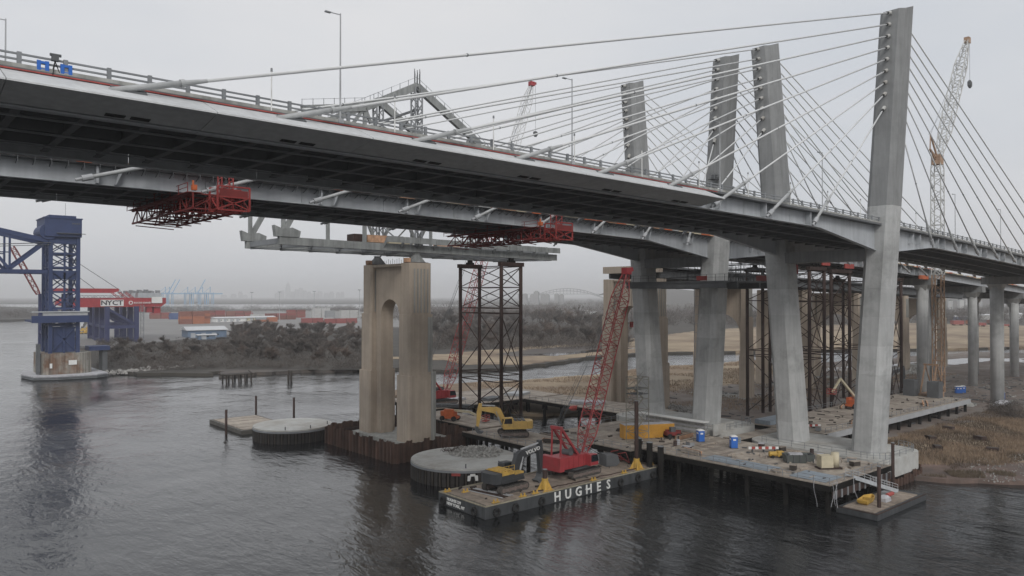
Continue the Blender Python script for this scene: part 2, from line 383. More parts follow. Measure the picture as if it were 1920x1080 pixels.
# lower ends of the stays, read off the photograph on each cable plane; index 0 = topmost stay
NEAR_MAIN = [P(x, 300, Y=55.6).x for x in (205, 520, 775, 968, 1122, 1255)] + [P(x, 400, Y=55.6).x for x in (1340, 1443, 1528)]
NEAR_SIDE = [P(1748, 460, Y=55.6).x + 11.9 * (8 - i) for i in range(9)]
FAR_MAIN = [P(x, 400, Y=89.6).x for x in (158, 392, 592, 757, 893, 1013, 1115, 1208, 1290)]
FAR_SIDE = [XT + 18.0 + 12.4 * (8 - i) for i in range(9)]
def pylon_ring(cx, cy, z, s=1.0):
    a, b, c = 2.5 * s, 2.2 * s, .8 * s
    return [(cx + x, cy + y, z) for x, y in ((-a, -b + c), (-a + c, -b), (a - c, -b), (a, -b + c), (a, b - c), (a - c, b), (-a + c, b), (-a, b - c))]
def cable_bridge(axis, near, label):
    T = thing('cable_stayed_bridge', label, 'bridge', (XT, axis, 0)); W = Wd(T)
    XL, XR = -30.0, 520.0
    A_M, A_S = (NEAR_MAIN, NEAR_SIDE) if near else (FAR_MAIN, FAR_SIDE)
    hw = 9.3                                                     # edge girder web, from the axis
    # pylons
    for s in (-1, 1):
        yb, yt = axis + s * 7.1, axis + s * 12.9
        if s == -1: yt = axis - 12.3
        zt = 81.8; zcut = 39.2 if near else 37.0; zmid = 47.5
        def yz(z): return yb + (yt - yb) * (z - 4) / (zt - 4)
        zl = [3.2, 8.2, 13.2, 18.2, 23.2, 28.2, 33.2, 38.2, 43.0, zmid]
        pl = W.part('pylon', MB().loft([pylon_ring(XT, yz(z), z, (1.06 - .12 * (z - 4) / 78) * .985) for z in (3.2, zmid)]), CONC)
        for za, zc in zip(zl[:-1], zl[1:]):
            W.part('concrete_lift', MB().loft([pylon_ring(XT, yz(z), z, 1.06 - .12 * (z - 4) / 78) for z in (za + .03, zc - .03)]), CONC, pl)
        sk = lambda z: 1.06 - .12 * (z - 4) / 78
        top = [(x, y, z - (1.1 if x < XT - 1.2 else .55 if x > XT + 2 else 0)) for x, y, z in pylon_ring(XT, yz(zt), zt, sk(zt))]
        up = [pylon_ring(XT, yz(z), z, sk(z)) for z in (zmid, 58, 68, 78)] + [top]
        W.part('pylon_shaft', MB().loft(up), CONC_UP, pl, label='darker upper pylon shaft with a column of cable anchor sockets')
        # stays
        yc = axis + s * 11.7
        for side, axs in ((-1, A_M), (1, A_S)):
            for i, X in enumerate(axs):
                hid = near and X < 80
                zu = 80.3 - 1.94 * i - (.4 if i == 8 else 0); yu = yz(zu)
                U = Vector((XT + side * 2.3, yu, zu)); low = Vector((X, yc, zb(X) + (1.45 if hid else .2))); d = (U - low).normalized()
                cb = W.part('stay_cable', MB().tube(low, U, .125, n=8), CABLE, smooth=True)
                ln = (5.0 if side < 0 else 3.4) if hid else (min(9.0, 3.4 / d.z) if side < 0 else 3.6)
                pt = low + d * ln
                W.part('guide_pipe', MB().tube(low, pt, .23, .22, n=14), PIPE, cb, smooth=True)
                W.part('pipe_flange', MB().tube(pt - d * .3, pt, .29, n=14).tube(pt, pt + d * 1.6, .21, .14, n=12), PIPE, cb)
                if not hid:
                    W.part('anchor_head', MB().tube(low - d * .9, low, .17, n=8).tube(low - d * .25, low + d * .8, .34, n=10), GRATE, cb)
                k = min(26, (U - low).length * .33)
                W.part('clamp_ring', MB().tube(pt + d * k, pt + d * (k + .14), .165, n=8), STEEL_MD, cb)
                W.part('anchor_socket', MB().tube(U - d * .2, U - d * 1.1, .33, .3, n=10), CONC_CAP, cb)
                W.part('socket_collar', MB().tube(U - d * 1.1, U - d * 1.5, .22, n=8), DARK, cb)
    # deck
    we = hw + 1.35
    for i, X0 in enumerate(stations(XL, XR, 12.3)[:-1]):
        X1 = stations(XL, XR, 12.3)[i + 1]
        W.part('deck_panel', swp(MB(), X0, X1 - .03, [(axis - we, 1.95), (axis + we, 1.95), (axis + we, 2.25), (axis - we, 2.25)]), STEEL_SHADE)
        for s in (-1, 1):
            y = axis + s * hw
            mb = MB()
            if abs(X0 - XT) < 34 or abs(X1 - XT) < 34:
                sts = stations(X0, X1 - .05, 2.0)
                mb.loft([[(X, y - .06, zb(X) + haunch(X)), (X, y + .06, zb(X) + haunch(X)), (X, y + .06, zb(X) + 1.95), (X, y - .06, zb(X) + 1.95)] for X in sts])
                mb.loft([[(X, y - .42, zb(X) + haunch(X) - .08), (X, y + .42, zb(X) + haunch(X) - .08), (X, y + .42, zb(X) + haunch(X) - .001), (X, y - .42, zb(X) + haunch(X) - .001)] for X in sts])
            else:
                swp(mb, X0, X1 - .05, [(y - .06, 0), (y + .06, 0), (y + .06, 1.95), (y - .06, 1.95)])
                swp(mb, X0, X1 - .05, [(y - .42, -.08), (y + .42, -.08), (y + .42, -.001), (y - .42, -.001)])
            W.part('edge_girder', mb, STEEL_LT)
    # anchor brackets
    br = MB().box(-.12, .12, 0, .95, 0, 1.9).box(-.55, .55, .9, 1.0, 0, 1.9).mesh('anchor_bracket', STEEL_LT)
    fl = MB().prism([(-.9, 0), (-.75, 0), (.05, 1.9), (-.35, 1.9)], 0, .8).mesh('bracket_plate', STEEL_LT)
    for X in A_M + A_S:
        if near and X < 80: continue
        o = 0.6 if X < XT else -0.6
        W.inst('anchor_bracket', br, (X + o * 2.6, axis - hw - .98, zb(X) + .01))
        W.inst('bracket_plate', fl, (X + (4.2 if X < XT else -4.2), axis - hw - .86, zb(X) + .01))
    # floor beams and stringers under the deck
    fb = MB().box(-.05, .05, -hw + .5, hw - .5, .35, 1.9).box(-.28, .28, -hw + .5, hw - .5, .25, .35).mesh('floor_beam', STEEL_SHADE)
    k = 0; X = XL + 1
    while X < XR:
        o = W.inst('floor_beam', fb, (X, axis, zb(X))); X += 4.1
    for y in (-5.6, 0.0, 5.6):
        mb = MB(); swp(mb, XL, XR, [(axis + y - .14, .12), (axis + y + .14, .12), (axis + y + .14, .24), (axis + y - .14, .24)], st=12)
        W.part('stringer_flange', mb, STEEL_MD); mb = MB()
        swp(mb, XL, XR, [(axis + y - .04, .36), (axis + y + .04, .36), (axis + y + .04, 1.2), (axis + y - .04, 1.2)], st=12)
        W.part('stringer', mb, STEEL_SHADE)
    # cross beam between the pylon legs
    z0 = zb(XT) - 3.9
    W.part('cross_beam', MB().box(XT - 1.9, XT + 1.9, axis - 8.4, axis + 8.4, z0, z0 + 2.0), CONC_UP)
    # parapet, rails and red edge line
    for s in (-1, 1):
        y = axis + s * (we - .35)
        W.part('parapet', swp(MB(), XL, XR, [(y - .2, 2.251), (y + .2, 2.251), (y + .14, 2.56 if near else 2.5), (y - .14, 2.56 if near else 2.5)], st=8), CONC_GREY if near else CONC)
        if near:
            mb = MB()
            for z in (2.84, 3.2): swp(mb, XL, XR, [(y - .06, z - .06), (y + .06, z - .06), (y + .06, z + .06), (y - .06, z + .06)], st=8)
            rl = W.part('railing', mb, STEEL_MD)
            pm = MB().box(-.13, .13, -.1, .1, 2.56, 3.33).mesh('railing_post', STEEL_MD) if s == -1 else pm
            X = XL + 1.2
            while X < (260 if s == -1 else 120):
                W.inst('railing_post', pm, (X, y, zb(X)), parent=rl); X += 2.6
    if near:
        y = axis - we
        W.part('edge_line', swp(MB(), XL, 84, [(y - .06, 2.06), (y - .004, 2.06), (y - .004, 2.15), (y - .06, 2.15)], st=8), RED_LINE, label='red painted strip along the deck edge')
        # wind fairing over the main span
        a = axis - 11.9; xs = [81.2 - 12.45 * k for k in range(10)]
        for q in range(9):
            X1, X0 = xs[q], xs[q + 1]
            sec = [(axis - we - .1, 1.98), (axis - 13.7, .72), (axis - 13.72, .6), (axis - hw - .75, .02), (axis - hw - .75, .16), (axis - 13.3, .7), (axis - we - .1, 1.85)]
            f = W.part('fairing_panel', swp(MB(), X0 + .03, X1 - .03, sec, st=7), FAIR)
            for xa in (X0 + 6.0, X0 + 7.6):
                W.part('access_slot', MB().strip([(xx, zb(xx)) for xx in (xa, xa + 1.25)], [(axis - hw - 1.0, .085), (axis - hw - 1.5, .155), (axis - hw - 1.5, .09), (axis - hw - 1.0, .02)]), DARK, f)
        # end diaphragm of the fairing
        # blocks and hatches where the stays pass
        for X in A_M[:6]:
            W.part('stay_hatch', MB().strip([(xx, zb(xx)) for xx in (X + .1, X + 2.3)], [(axis - 11.3, 1.6), (axis - 11.9, 1.30), (axis - 11.9, 1.60), (axis - 11.3, 1.93)]), STEEL_DK)
    else:
        # timber edge formwork of the unfinished deck
        rr = random.Random(5); X = XL
        fm = {}
        while X < 330:
            ln = rr.uniform(1.2, 3.4); c = rr.choice([FORM, FORM, CREAM, ORANGE, CONC])
            W.inst('formwork_board', unit_box(c), (X + ln / 2, axis - we - .12 - rr.uniform(0, .15), zb(X) + 2.2 + rr.uniform(-.05, .12)), sc_=(ln * .94, .16, rr.uniform(.18, .42)), rot=(0, .01, rr.uniform(-.02, .02)))
            X += ln
        mb = MB(); X = XL; 
        while X < 250:
            mb.beam((X, axis - we - .2, zb(X) + 1.3), (X, axis - we - .2, zb(X) + 2.1), .06); mb.beam((X, axis - we - .2, zb(X) + 2.0), (X, axis - hw - .1, zb(X) + 1.4), .06); X += 1.5
        W.part('formwork_hangers', mb, STEEL_DK, kind='stuff')
        for X0, X1, c in ((168, 172, RED_LINE), (180, 184, RED_LINE), (192, 197, RED_LINE), (203, 212, ORANGE), (214, 219, ORANGE), (239, 246, ORANGE)):
            W.part('hanging_scaffold_panel', MB().box(X0, X1, axis - hw - .8, axis - hw - .5, zb(X0) - 1.1, zb(X0) + .1), c)
    # side span and approach piers
    for X in (250, 293, 338, 386, 436):
        for s in (-1, 1):
            y = axis + s * 6.9; zt = zb(X) - 2.2
            p_ = W.part('pier_column', MB().tube((X, y, .3), (X, y, zt), 1.75 if X == 250 else 1.45, n=20), CONC, smooth=True)
            W.part('column_head', MB().loft([[(X + a_ * q, y + b_ * q, z) for a_, b_ in ((-1, -1), (1, -1), (1, 1), (-1, 1))] for q, z in ((1.4, zt - 1.6), (2.0, zt))]), CONC, p_)
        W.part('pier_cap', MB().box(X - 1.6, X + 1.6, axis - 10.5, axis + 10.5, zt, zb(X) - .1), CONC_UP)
    return T, W
NB, NW = cable_bridge(67.3, True, 'finished cable-stayed road bridge in front, with grey wind fairing and red edge line')
FB, FW = cable_bridge(101.3, False, 'unfinished cable-stayed bridge behind, with bare girders and timber formwork along its edge')

# red travelling work gantries under the far deck
def gantry(X0, label):
    T = thing('travelling_gantry', label, 'gantry', (X0, 102, zb(X0) - 2.6), group='red work gantries under the far deck'); W = Wd(T)
    zt = zb(X0) - .45; zl = zt - 1.7; xa, xb = X0 - 2.9, X0 + 2.9
    for X in (xa, X0, xb):
        mb = MB(); n = 11
        for z in (zl, zt): mb.beam((X, 88, z), (X, 113, z), .22)
        for k in range(n):
            y0 = 88 + 25 * k / n; y1 = 88 + 25 * (k + 1) / n
            mb.beam((X, y0, zl), (X, y0, zt), .13); mb.beam((X, y0, zl if k % 2 else zt), (X, y1, zt if k % 2 else zl), .12)
        W.part('truss', mb, RED_DK)
    mb = MB()
    for k in range(7):
        y = 88.5 + k * 3.8
        for z in (zl, zt): mb.beam((xa, y, z), (xb, y, z), .15)
        mb.beam((xa, y, zl), (X0, y, zt), .1); mb.beam((X0, y, zt), (xb, y, zl), .1)
        mb.beam((xa, y, zl - .4), (xb, y + 3.0, zl - .4), .12)
    W.part('cross_frames', mb, RED_DK)
    W.part('walkway', MB().box(xa - .6, xa + 1.0, 88, 113, zt + .05, zt + .12), RED_DK)
    W.part('walkway', MB().box(xb - 1.0, xb + .6, 88, 113, zt + .05, zt + .12), RED_DK)
    railing(W, [(xa - .6, 88, zt), (xa - .6, 113.4, zt), (xb, 113.4, zt)], RED_DK, 1.1, 3.0)
    mb = MB().lattice((X0 + .8, 88.2, zl), (X0 + .8, 88.2, zb(X0) + 2.5), 1.3, 1.3, 1.3, 1.0, .09, .01)
    W.part('hanger_mast', mb, RED_G)
    x0, x1 = X0 - .6, X0 + 3.1
    mb = MB()
    for X in (x0, x1):
        for y in (86.8, 89.4): mb.beam((X, y, zl - .1), (X, y, zt + .9), .2)
        mb.beam((X, 86.8, zl), (X, 89.4, zt), .12)
    for y in (86.8, 89.4):
        for z in (zl - .1, zt - .3, zt + .9): mb.beam((x0, y, z), (x1, y, z), .18)
        mb.beam((x0, y, zl), (x1, y, zt - .3), .13); mb.beam((x1, y, zl), (x0, y, zt - .3), .13)
    W.part('end_cage', mb, RED_G)
    W.part('cage_panel', MB().box(x0 + .2, x1 - .2, 86.74, 86.78, zt - .2, zt + .5), RED_DK)
    W.part('hoist', MB().box(xa - .1, xa + .4, 87.8, 88.4, zt + .3, zt + .9).tube((xa, 88, zt + .9), (xa, 88, zt + 1.4), .12), ORANGE)
gantry(31.3, 'red lattice work gantry slung under the far deck, at the left of the picture')
gantry(84.8, 'red lattice work gantry slung under the far deck, above the brown shoring tower')

# lamp posts on the near deck
def lamp(X, Y, h, label, arm=1.0, r=.085):
    z = zb(X) + 2.25
    T = thing('lamp_post', label, 'lamp post', (X, Y, z), group='tall lamp posts along the near deck')
    MB().tube((0, 0, 0), (0, 0, h), r, r * .65, n=8).build('pole', GRATE, T)
    MB().tube((0, 0, h - .12), (-arm, 0, h - .12), .04, n=6).build('arm', GRATE, T)
    MB().box(-arm - .4, -arm + .1, -.12, .12, h - .2, h - .1).build('lamp_head', STEEL_MD, T)
    MB().box(-.22, .22, -.22, .22, 0, .35).build('base', GRATE, T)
ords = ['first', 'second', 'third', 'fourth', 'fifth', 'sixth', 'seventh']
for i in range(7):
    lamp(30.2 + 27.4 * i, 56.9, 9.2, '%s tall lamp post from the left standing on the near deck edge' % ords[i])
lamp(9.4, 78.0, 9.5, 'tall lamp post at the left picture edge on the far side of the near deck', 1.0)
for i in range(12):
    X = 24.2 + 11.2 * i; z = zb(X) + 2.25
    T = thing('marker_post', '%s short white post from the left along the near deck edge' % (ords + ['eighth', 'ninth', 'tenth', 'eleventh', 'twelfth'])[i], 'post', (X, 56.75, z), group='short posts along the near deck edge')
    MB().tube((0, 0, 0), (0, 0, 3.1), .06, .05, n=8).build('post', WHITE, T); MB().tube((0, 0, 3.1), (0, 0, 3.35), .1, .08, n=8).build('cap', STEEL_MD, T)
# small equipment on the near deck
for i, x in enumerate((82, 126)):
    p = P(x, 138, Y=56.6); z = zb(p.x) + 2.5
    T = thing('clamping_frame', ('left' if i == 0 else 'right') + ' blue clamping frame bolted over the near deck parapet', 'clamp', (p.x, 56.9, z), group='blue frames on the near parapet')
    MB().box(-.62, -.22, -.1, .1, -.5, .8).build('side_plate', BLUE_T, T); MB().box(.22, .62, -.1, .1, -.5, .8).build('side_plate', BLUE_T, T)
    MB().box(-.22, .22, -.08, .08, .5, .75).box(-.22, .22, -.08, .08, -.2, 0).build('crossbar', BLUE_T, T)
    MB().box(-.2, .2, -.25, -.1, -1.0, -.5).build('foot', RED_LINE, T); T.scale = (.55, .8, .62)
p = P(104, 140, Y=56.7); z = zb(p.x) + 2.5
T = thing('survey_tripod', 'dark tripod with instrument on the near parapet between blue frames', 'tripod', (p.x, 56.85, z))
for a in (0, 2.1, 4.2): MB().tube((.35 * math.cos(a), .3 * math.sin(a), -.4), (0, 0, .6), .035, n=5).build('leg', DARK, T)
MB().box(-.2, .2, -.15, .15, .6, .95).tube((-.3, 0, 1.0), (.35, 0, 1.0), .1, n=8).build('instrument', STEEL_DK, T)
# suspended work platform round the far pylons
T = thing('suspended_platform', 'dark suspended work platform with railings round the far pylons below the deck', 'platform', (138, 100, 34.5)); W = Wd(T)
W.part('deck', MB().box(127, 152, 84, 90.0, 34.6, 34.9).box(127, 152, 97.6, 104.6, 34.6, 34.9).box(127, 131.8, 90.0, 97.6, 34.601, 34.899).box(139.2, 152, 90.0, 97.6, 34.601, 34.899).box(127, 131.6, 104.6, 109.0, 34.601, 34.899).box(139.4, 152, 104.6, 109.0, 34.601, 34.899), STEEL_DK)
for X in (127.4, 131.5, 139.6, 145, 151.5): W.part('cross_girder', MB().box(X - .25, X + .25, 84, 109, 33.5, 34.59), STEEL_DK)
railing(W, [(127, 109, 34.9), (127, 84, 34.9), (152, 84, 34.9)], STEEL_DK, 1.3, 2.0)
W.part('tarpaulin', MB().box(138, 143, 83.9, 83.96, 35.0, 36.1), RED_DK); W.part('tarpaulin', MB().box(126.9, 126.96, 88, 90.5, 35.0, 35.9), RED_DK)
rr = random.Random(17); mb = MB()
for k in range(70):
    X, Y = rr.uniform(140, 151), rr.uniform(85, 108); mb.tube((X, Y, 34.9), (X, Y, rr.uniform(36.5, 39.6)), .06, n=4)
for z in (36.2, 37.6, 38.8):
    for Y in (86, 91, 96, 101, 106): mb.tube((140, Y, z), (151, Y, z), .06, n=4)
    for X in (141, 146, 150): mb.tube((X, 85, z), (X, 108, z), .06, n=4)
W.part('falsework_tubes', mb, STEEL_DK)
for Y in (87, 93.5, 100, 105.5): W.part('falsework_plank', MB().box(140, 150, Y - .4, Y + .4, 37.7, 37.85), TIMB_D)
T = thing('hung_scaffold', 'pale tube scaffold with red netting hung under the far deck between the pylons', 'scaffold', (148, 84, 36)); W = Wd(T)
mb = MB()
for X in (144, 146, 148, 150, 152):
    for Y in (82.5, 85): mb.tube((X, Y, 35), (X, Y, 41.2), .05, n=4)
for z in (36, 37.5, 39, 40.5):
    for Y in (82.5, 85): mb.tube((144, Y, z), (152, Y, z), .045, n=4)
    for X in (144, 148, 152): mb.tube((X, 82.5, z), (X, 85, z), .045, n=4)
W.part('tubes', mb, GRATE); W.part('netting', MB().box(144.2, 148.8, 82.38, 82.42, 39.3, 40.9), RED_DK); W.part('netting', MB().box(148.5, 152, 82.38, 82.42, 36.6, 38.6), RED_DK)
# small access basket on the far pylons
for nm, X, Y, z in (('steel access basket hanging on the left face of the far bridge near pylon', XT - 3.6, 89.6, 55.6), ('steel access basket at the foot of the leftmost far pylon shaft', XT - 3.5, 111.5, 53.5)):
    T = thing('access_basket', nm, 'basket', (X, Y, z)); MB().box(-1, 1, -.8, .8, 0, .12).build('floor', STEEL_DK, T)
    mb = MB()
    for zz in (.6, 1.15):
        for a, b in (((-1, -.8), (1, -.8)), ((1, -.8), (1, .8)), ((1, .8), (-1, .8)), ((-1, .8), (-1, -.8))): mb.beam((*a, zz), (*b, zz), .07)
    for a in ((-1, -.8), (1, -.8), (1, .8), (-1, .8)): mb.beam((*a, 0), (*a, 1.15), .08)
    mb.build('guard_rail', STEEL_MD, T); MB().box(-.3, .4, -.5, .4, .12, 1.0).build('motor', STEEL_DK, T)

# ================================================================== OLD BRIDGE REMNANT AND PIERS
YN, YF = 129.5, 144.7
def arch_pier(cx, zt, label, cy=137.1, half=9.9, slim=1.0, zb0=.4):
    T = thing('arched_pier', label, 'pier', (cx, cy, zb0)); W = Wd(T)
    for s in (-1, 1):
        yc = cy + s * (half - 2.3 * slim)
        mb = MB()
        def sect(hx, hy, z0, z1): 
            c = .35; mb.loft([[(cx + a, yc + b, z) for a, b in ((-hx, -hy + c), (-hx + c, -hy), (hx - c, -hy), (hx, -hy + c), (hx, hy - c), (hx - c, hy), (-hx + c, hy), (-hx, hy - c))] for z in (z0, z1)])
        H = zt - zb0
        sect(3.3 * slim, 2.3 * slim, zb0, zb0 + H * .37); sect(2.9 * slim, 2.05 * slim, zb0 + H * .37, zb0 + H * .71); sect(2.6 * slim, 1.8 * slim, zb0 + H * .71, zt)
        c_ = W.part('column', mb, CONC_OLD)
        for k in (-1, 1):
            mb = MB()
            for q in range(5):
                x = cx + (-1.6 + q * .8) * slim
                mb.box(x - .14, x + .14, yc + k * 1.81 * slim - .12, yc + k * 1.81 * slim + .14, zb0 + H * .72, zt - 1.2)
            W.part('flute', mb, CONC_GREY, c_)
    # wall with arch between the columns
    hw_ = half - 4.1 * slim; zs = zb0 + (zt - zb0) * (.70 if slim == 1 else .56); n = 14; rad = hw_ * (.62 if slim == 1 else .93)
    pts = [(cy - hw_ - .4, zt - .3), (cy - hw_ - .4, zb0 + .03), (cy - rad, zb0 + .03)]
    pts += [(cy - rad * math.cos(math.pi * k / n), zs + rad * .95 * math.sin(math.pi * k / n)) for k in range(n + 1)]
    pts += [(cy + rad, zb0 + .03), (cy + hw_ + .4, zb0 + .03), (cy + hw_ + .4, zt - .3)]
    vs = [(cx - 1.5 * slim, y, z) for y, z in pts] + [(cx + 1.5 * slim, y, z) for y, z in pts]
    bm = bmesh.new(); A = [bm.verts.new(v) for v in vs]; m = len(pts)
    for off in (0, m): bmesh.ops.triangle_fill(bm, edges=[bm.edges.new((A[off + i], A[off + (i + 1) % m])) for i in range(m)])
    for i in range(m): j = (i + 1) % m; bm.faces.new((A[i], A[j], A[m + j], A[m + i]))
    bmesh.ops.recalc_face_normals(bm, faces=bm.faces[:])
    bmesh.ops.translate(bm, verts=bm.verts, vec=-W.o)
    me = bpy.data.meshes.new('arch_wall'); bm.to_mesh(me); bm.free(); me.materials.append(CONC_OLD)
    o = bpy.data.objects.new('arch_wall', me); col.objects.link(o); o.parent = T
    W.part('cornice', MB().box(cx - 2.2, cx + 2.2, cy - hw_ + .3, cy + hw_ - .3, zt - .6, zt - .05), CONC_OLD)
    W.part('base_slab', MB().box(cx - 4.4, cx + 4.4, cy - half - .8, cy + half + .8, zb0 - 1.4, zb0 + .02), CONC_GREY)
    return T, W
PT, PW = arch_pier(85.9, 38.6, 'tall tan arched concrete pier standing in the rusty cofferdam', zb0=2.6)
PW.part('repair_band', MB().box(88.0, 89.1, 126.98, 127.19, 2.7, 16.5).box(87.4, 88.5, 127.35, 127.62, 16.5, 27.6), CONC_GREY, label='pale grey repaired concrete strip')
mb = MB()
for k in range(14): mb.tube((85.2, 131.4 + k * .85, 38.5), (85.2, 131.4 + k * .85, 39.8 + random.uniform(-.4, .4)), .04, n=4)
PW.part('starter_bars', mb, RUST)
arch_pier(163.2, 36.6, 'tan arched pier of the old bridge behind the leftmost far pylon')
arch_pier(206.2, 35.2, 'tan arched pier of the old bridge seen between the two far pylons', zb0=.8, slim=.66)
arch_pier(243, 34.0, 'tan arched pier of the old bridge behind the first brown shoring tower', zb0=.8, slim=.66)
arch_pier(281, 33.0, 'tan arched pier of the old bridge behind the second brown shoring tower', zb0=.8, slim=.66)
arch_pier(322, 32.0, 'tan arched pier of the old bridge hidden mostly behind the nearest pylon', zb0=.8, slim=.66)
arch_pier(362, 31.0, 'tan arched pier of the old bridge right of the nearest pylon with open arch', zb0=.8, slim=.66)
for Y in (YN, YF):
    T = thing('bearing_pedestal', ('near' if Y == YN else 'far') + ' tapered steel bearing on top of the tan cofferdam pier', 'bearing', (85.9, Y, 38.6), group='bearings on the old pier')
    MB().loft([[(a * q, b * q2, z) for a, b in ((-1, -1), (1, -1), (1, 1), (-1, 1))] for q, q2, z in ((1.9, .9, 0), (.5, .5, 1.7), (.6, .6, 2.0))]).build('rocker', OLD_STEEL if Y == YN else STEEL_DK, T)
    MB().box(-2.2, 2.2, -1.2, 1.2, -.0, .14).build('plate', RUST, T); MB().box(-2.6, -1.7, -.6, .6, .14, 1.0).build('block', FORM, T)
# remaining cantilever span
T = thing('old_truss_span', 'cut-off grey truss span of the old bridge resting on the tan pier', 'truss span', (86, 137, 40.6)); W = Wd(T)
def zo(X): return 40.9 + (86 - X) * .012
for Y in (YN, YF):
    W.part('bottom_chord', MB().loft([[(X, Y - .45, zo(X) - .1), (X, Y + .45, zo(X) - .1), (X, Y + .45, zo(X) + 1.3), (X, Y - .45, zo(X) + 1.3)] for X in (56.6, 86, 125.5)]), OLD_STEEL)
    tops = [(61, 66.0), (74, 68.5), (86, 74.8), (100, 66.5), (114, 57), (124, 51)]
    for (xa, za), (xb, zb_) in zip(tops[:-1], tops[1:]):
        W.part('top_chord', MB().beam((xa, Y, za), (xb, Y, zb_), .9, 1.5), OLD_STEEL)
    for xa, za, xb, zb_, w_ in ((74, 68.5, 64, 55, .5), (64, 55, 57.5, zo(57) + 2, .75), (57.5, zo(57) + 2, 57.5, 60, .55), (74, 68.5, 74, zo(74) + 1.2, .55), (100, 66.5, 100, zo(100) + 1.2, .5), (74, 68.5, 86, zo(86) + 1.4, .5), (100, 66.5, 86, zo(86) + 1.4, .55), (100, 66.5, 114, zo(114) + 1, .5), (114, 57, 114, zo(114) + 1.2, .45)):
        W.part('web_member', MB().beam((xa, Y, za), (xb, Y, zb_), w_, w_ * 1.2), OLD_STEEL)
    W.part('main_post', MB().lattice((86, Y, zo(86) + 1.2), (86, Y, 74.5), 1.7, 1.6, 1.5, 1.6, .22, .01, lr=.13, n=4), STEEL_MD)
    mb = MB()
    for (xa, za), (xb, zb_) in zip(tops[:-1], tops[1:]):
        n = 6
        for k in range(n): q = k / n; mb.beam((xa + (xb - xa) * q, Y, za + (zb_ - za) * q + .7), (xa + (xb - xa) * q, Y, za + (zb_ - za) * q + 2.0), .09)
        mb.beam((xa, Y, za + 1.9), (xb, Y, zb_ + 1.9), .06)
    W.part('chord_handrail', mb, STEEL_MD)
    W.part('gusset_shoe', MB().prism([(55.9, zo(57) + 1.3), (60.4, zo(57) + 1.3), (60.6, zo(57) + 2.4), (59, zo(57) + 3.0), (57.2, zo(57) + 2.7), (55.6, zo(57) + 3.3)], Y - .6, Y + .6), OLD_STEEL)
for k in range(12):
    X = 57.4 + k * 6.1
    W.part('floor_beam', MB().box(X - .18, X + .18, YN + .46, YF - .46, zo(X) + .15, zo(X) + 1.15), STEEL_MD)
    if k < 11: W.part('lateral_brace', MB().beam((X, YN + .4, zo(X) + .1), (X + 6.1, YF - .4, zo(X) + .1), .22).beam((X, YF - .4, zo(X) - .16), (X + 6.1, YN + .4, zo(X) - .16), .22), STEEL_MD)
for y in range(5):
    W.part('stringer', MB().box(78, 125, YN + 2 + y * 2.8, YN + 2.2 + y * 2.8, zo(100) + 1.2, zo(100) + 1.75), STEEL_MD)
for k in range(12):
    X = 78 + k * 3.95
    W.part('parapet_panel', MB().box(X, X + 3.8, YN - 1.8, YN - 1.66, zo(X) + 1.5, zo(X) + 2.7), OLD_STEEL)
    W.part('parapet_bracket', MB().prism([(YN - 1.65, zo(X) + 1.4), (YN - 1.65, zo(X) + 2.6), (YN - .45, zo(X) + 1.2), (YN - .45, zo(X) + .4)], X, X + .15, 'x'), OLD_STEEL)
for (X, ln, c) in ((74, 2.6, RUST), (77, 4.5, FORM), (82, 6, CREAM), (95, 5, FORM)):
    W.part('stacked_material', MB().box(X, X + ln, YN + 4, YN + 7, zo(X) + 1.75, zo(X) + 3.2), c)
mb = MB()
for a in range(9): mb.tube((85.6 + .2 * a, YN + (a % 3) * .4, 75.2), (85.6 + .2 * a, YN + (a % 3) * .4, 77.4 + (a * 37 % 5) * .3), .09, n=4)
W.part('antenna_mast', mb, STEEL_DK)
for z in (48, 60, 70): W.part('portal_brace', MB().beam((86, YN, z), (86, YF, z), .4).beam((86, YN, z), (86, YF, z - 8), .22).beam((86, YF, z), (86, YN, z - 8), .22), STEEL_MD)
# remaining old deck on the right
T = thing('old_viaduct', 'dark remains of the old viaduct deck on arched piers behind the new bridges', 'viaduct', (270, 137, 36)); W = Wd(T)
def zv(X): return 36.7 - (X - 163) * .027
for Y in (128.2, 133.5, 140.7, 146):
    W.part('plate_girder', MB().loft([[(X, Y - .25, zv(X) + .15), (X, Y + .25, zv(X) + .15), (X, Y + .25, zv(X) + 2.6), (X, Y - .25, zv(X) + 2.6)] for X in (163, 240, 320, 400)]), STEEL_DK)
W.part('deck', MB().loft([[(X, 126.5, zv(X) + 2.7), (X, 147.7, zv(X) + 2.7), (X, 147.7, zv(X) + 3.2), (X, 126.5, zv(X) + 3.2)] for X in (163, 240, 320, 400)]), STEEL_DK)
W.part('cut_deck_end', MB().box(161.6, 163, 127, 147.3, zv(163) + 1.6, zv(163) + 3.5), CONC_OLD, label='pale broken concrete end of the deck')
mb = MB()
for k in range(80):
    X = 165 + k * 2.9
    mb.beam((X, 126.6, zv(X) + 3.2), (X, 126.6, zv(X) + 4.6), .1)
    if k % 2: mb.beam((X, 126.6, zv(X) + 3.3), (X + 2.9, 126.6, zv(X) + 4.5), .08)
mb.beam((165, 126.6, zv(165) + 4.5), (398, 126.6, zv(398) + 4.5), .12); mb.beam((165, 126.6, zv(165) + 3.8), (398, 126.6, zv(398) + 3.8), .08)
W.part('lattice_railing', mb, STEEL_MD)

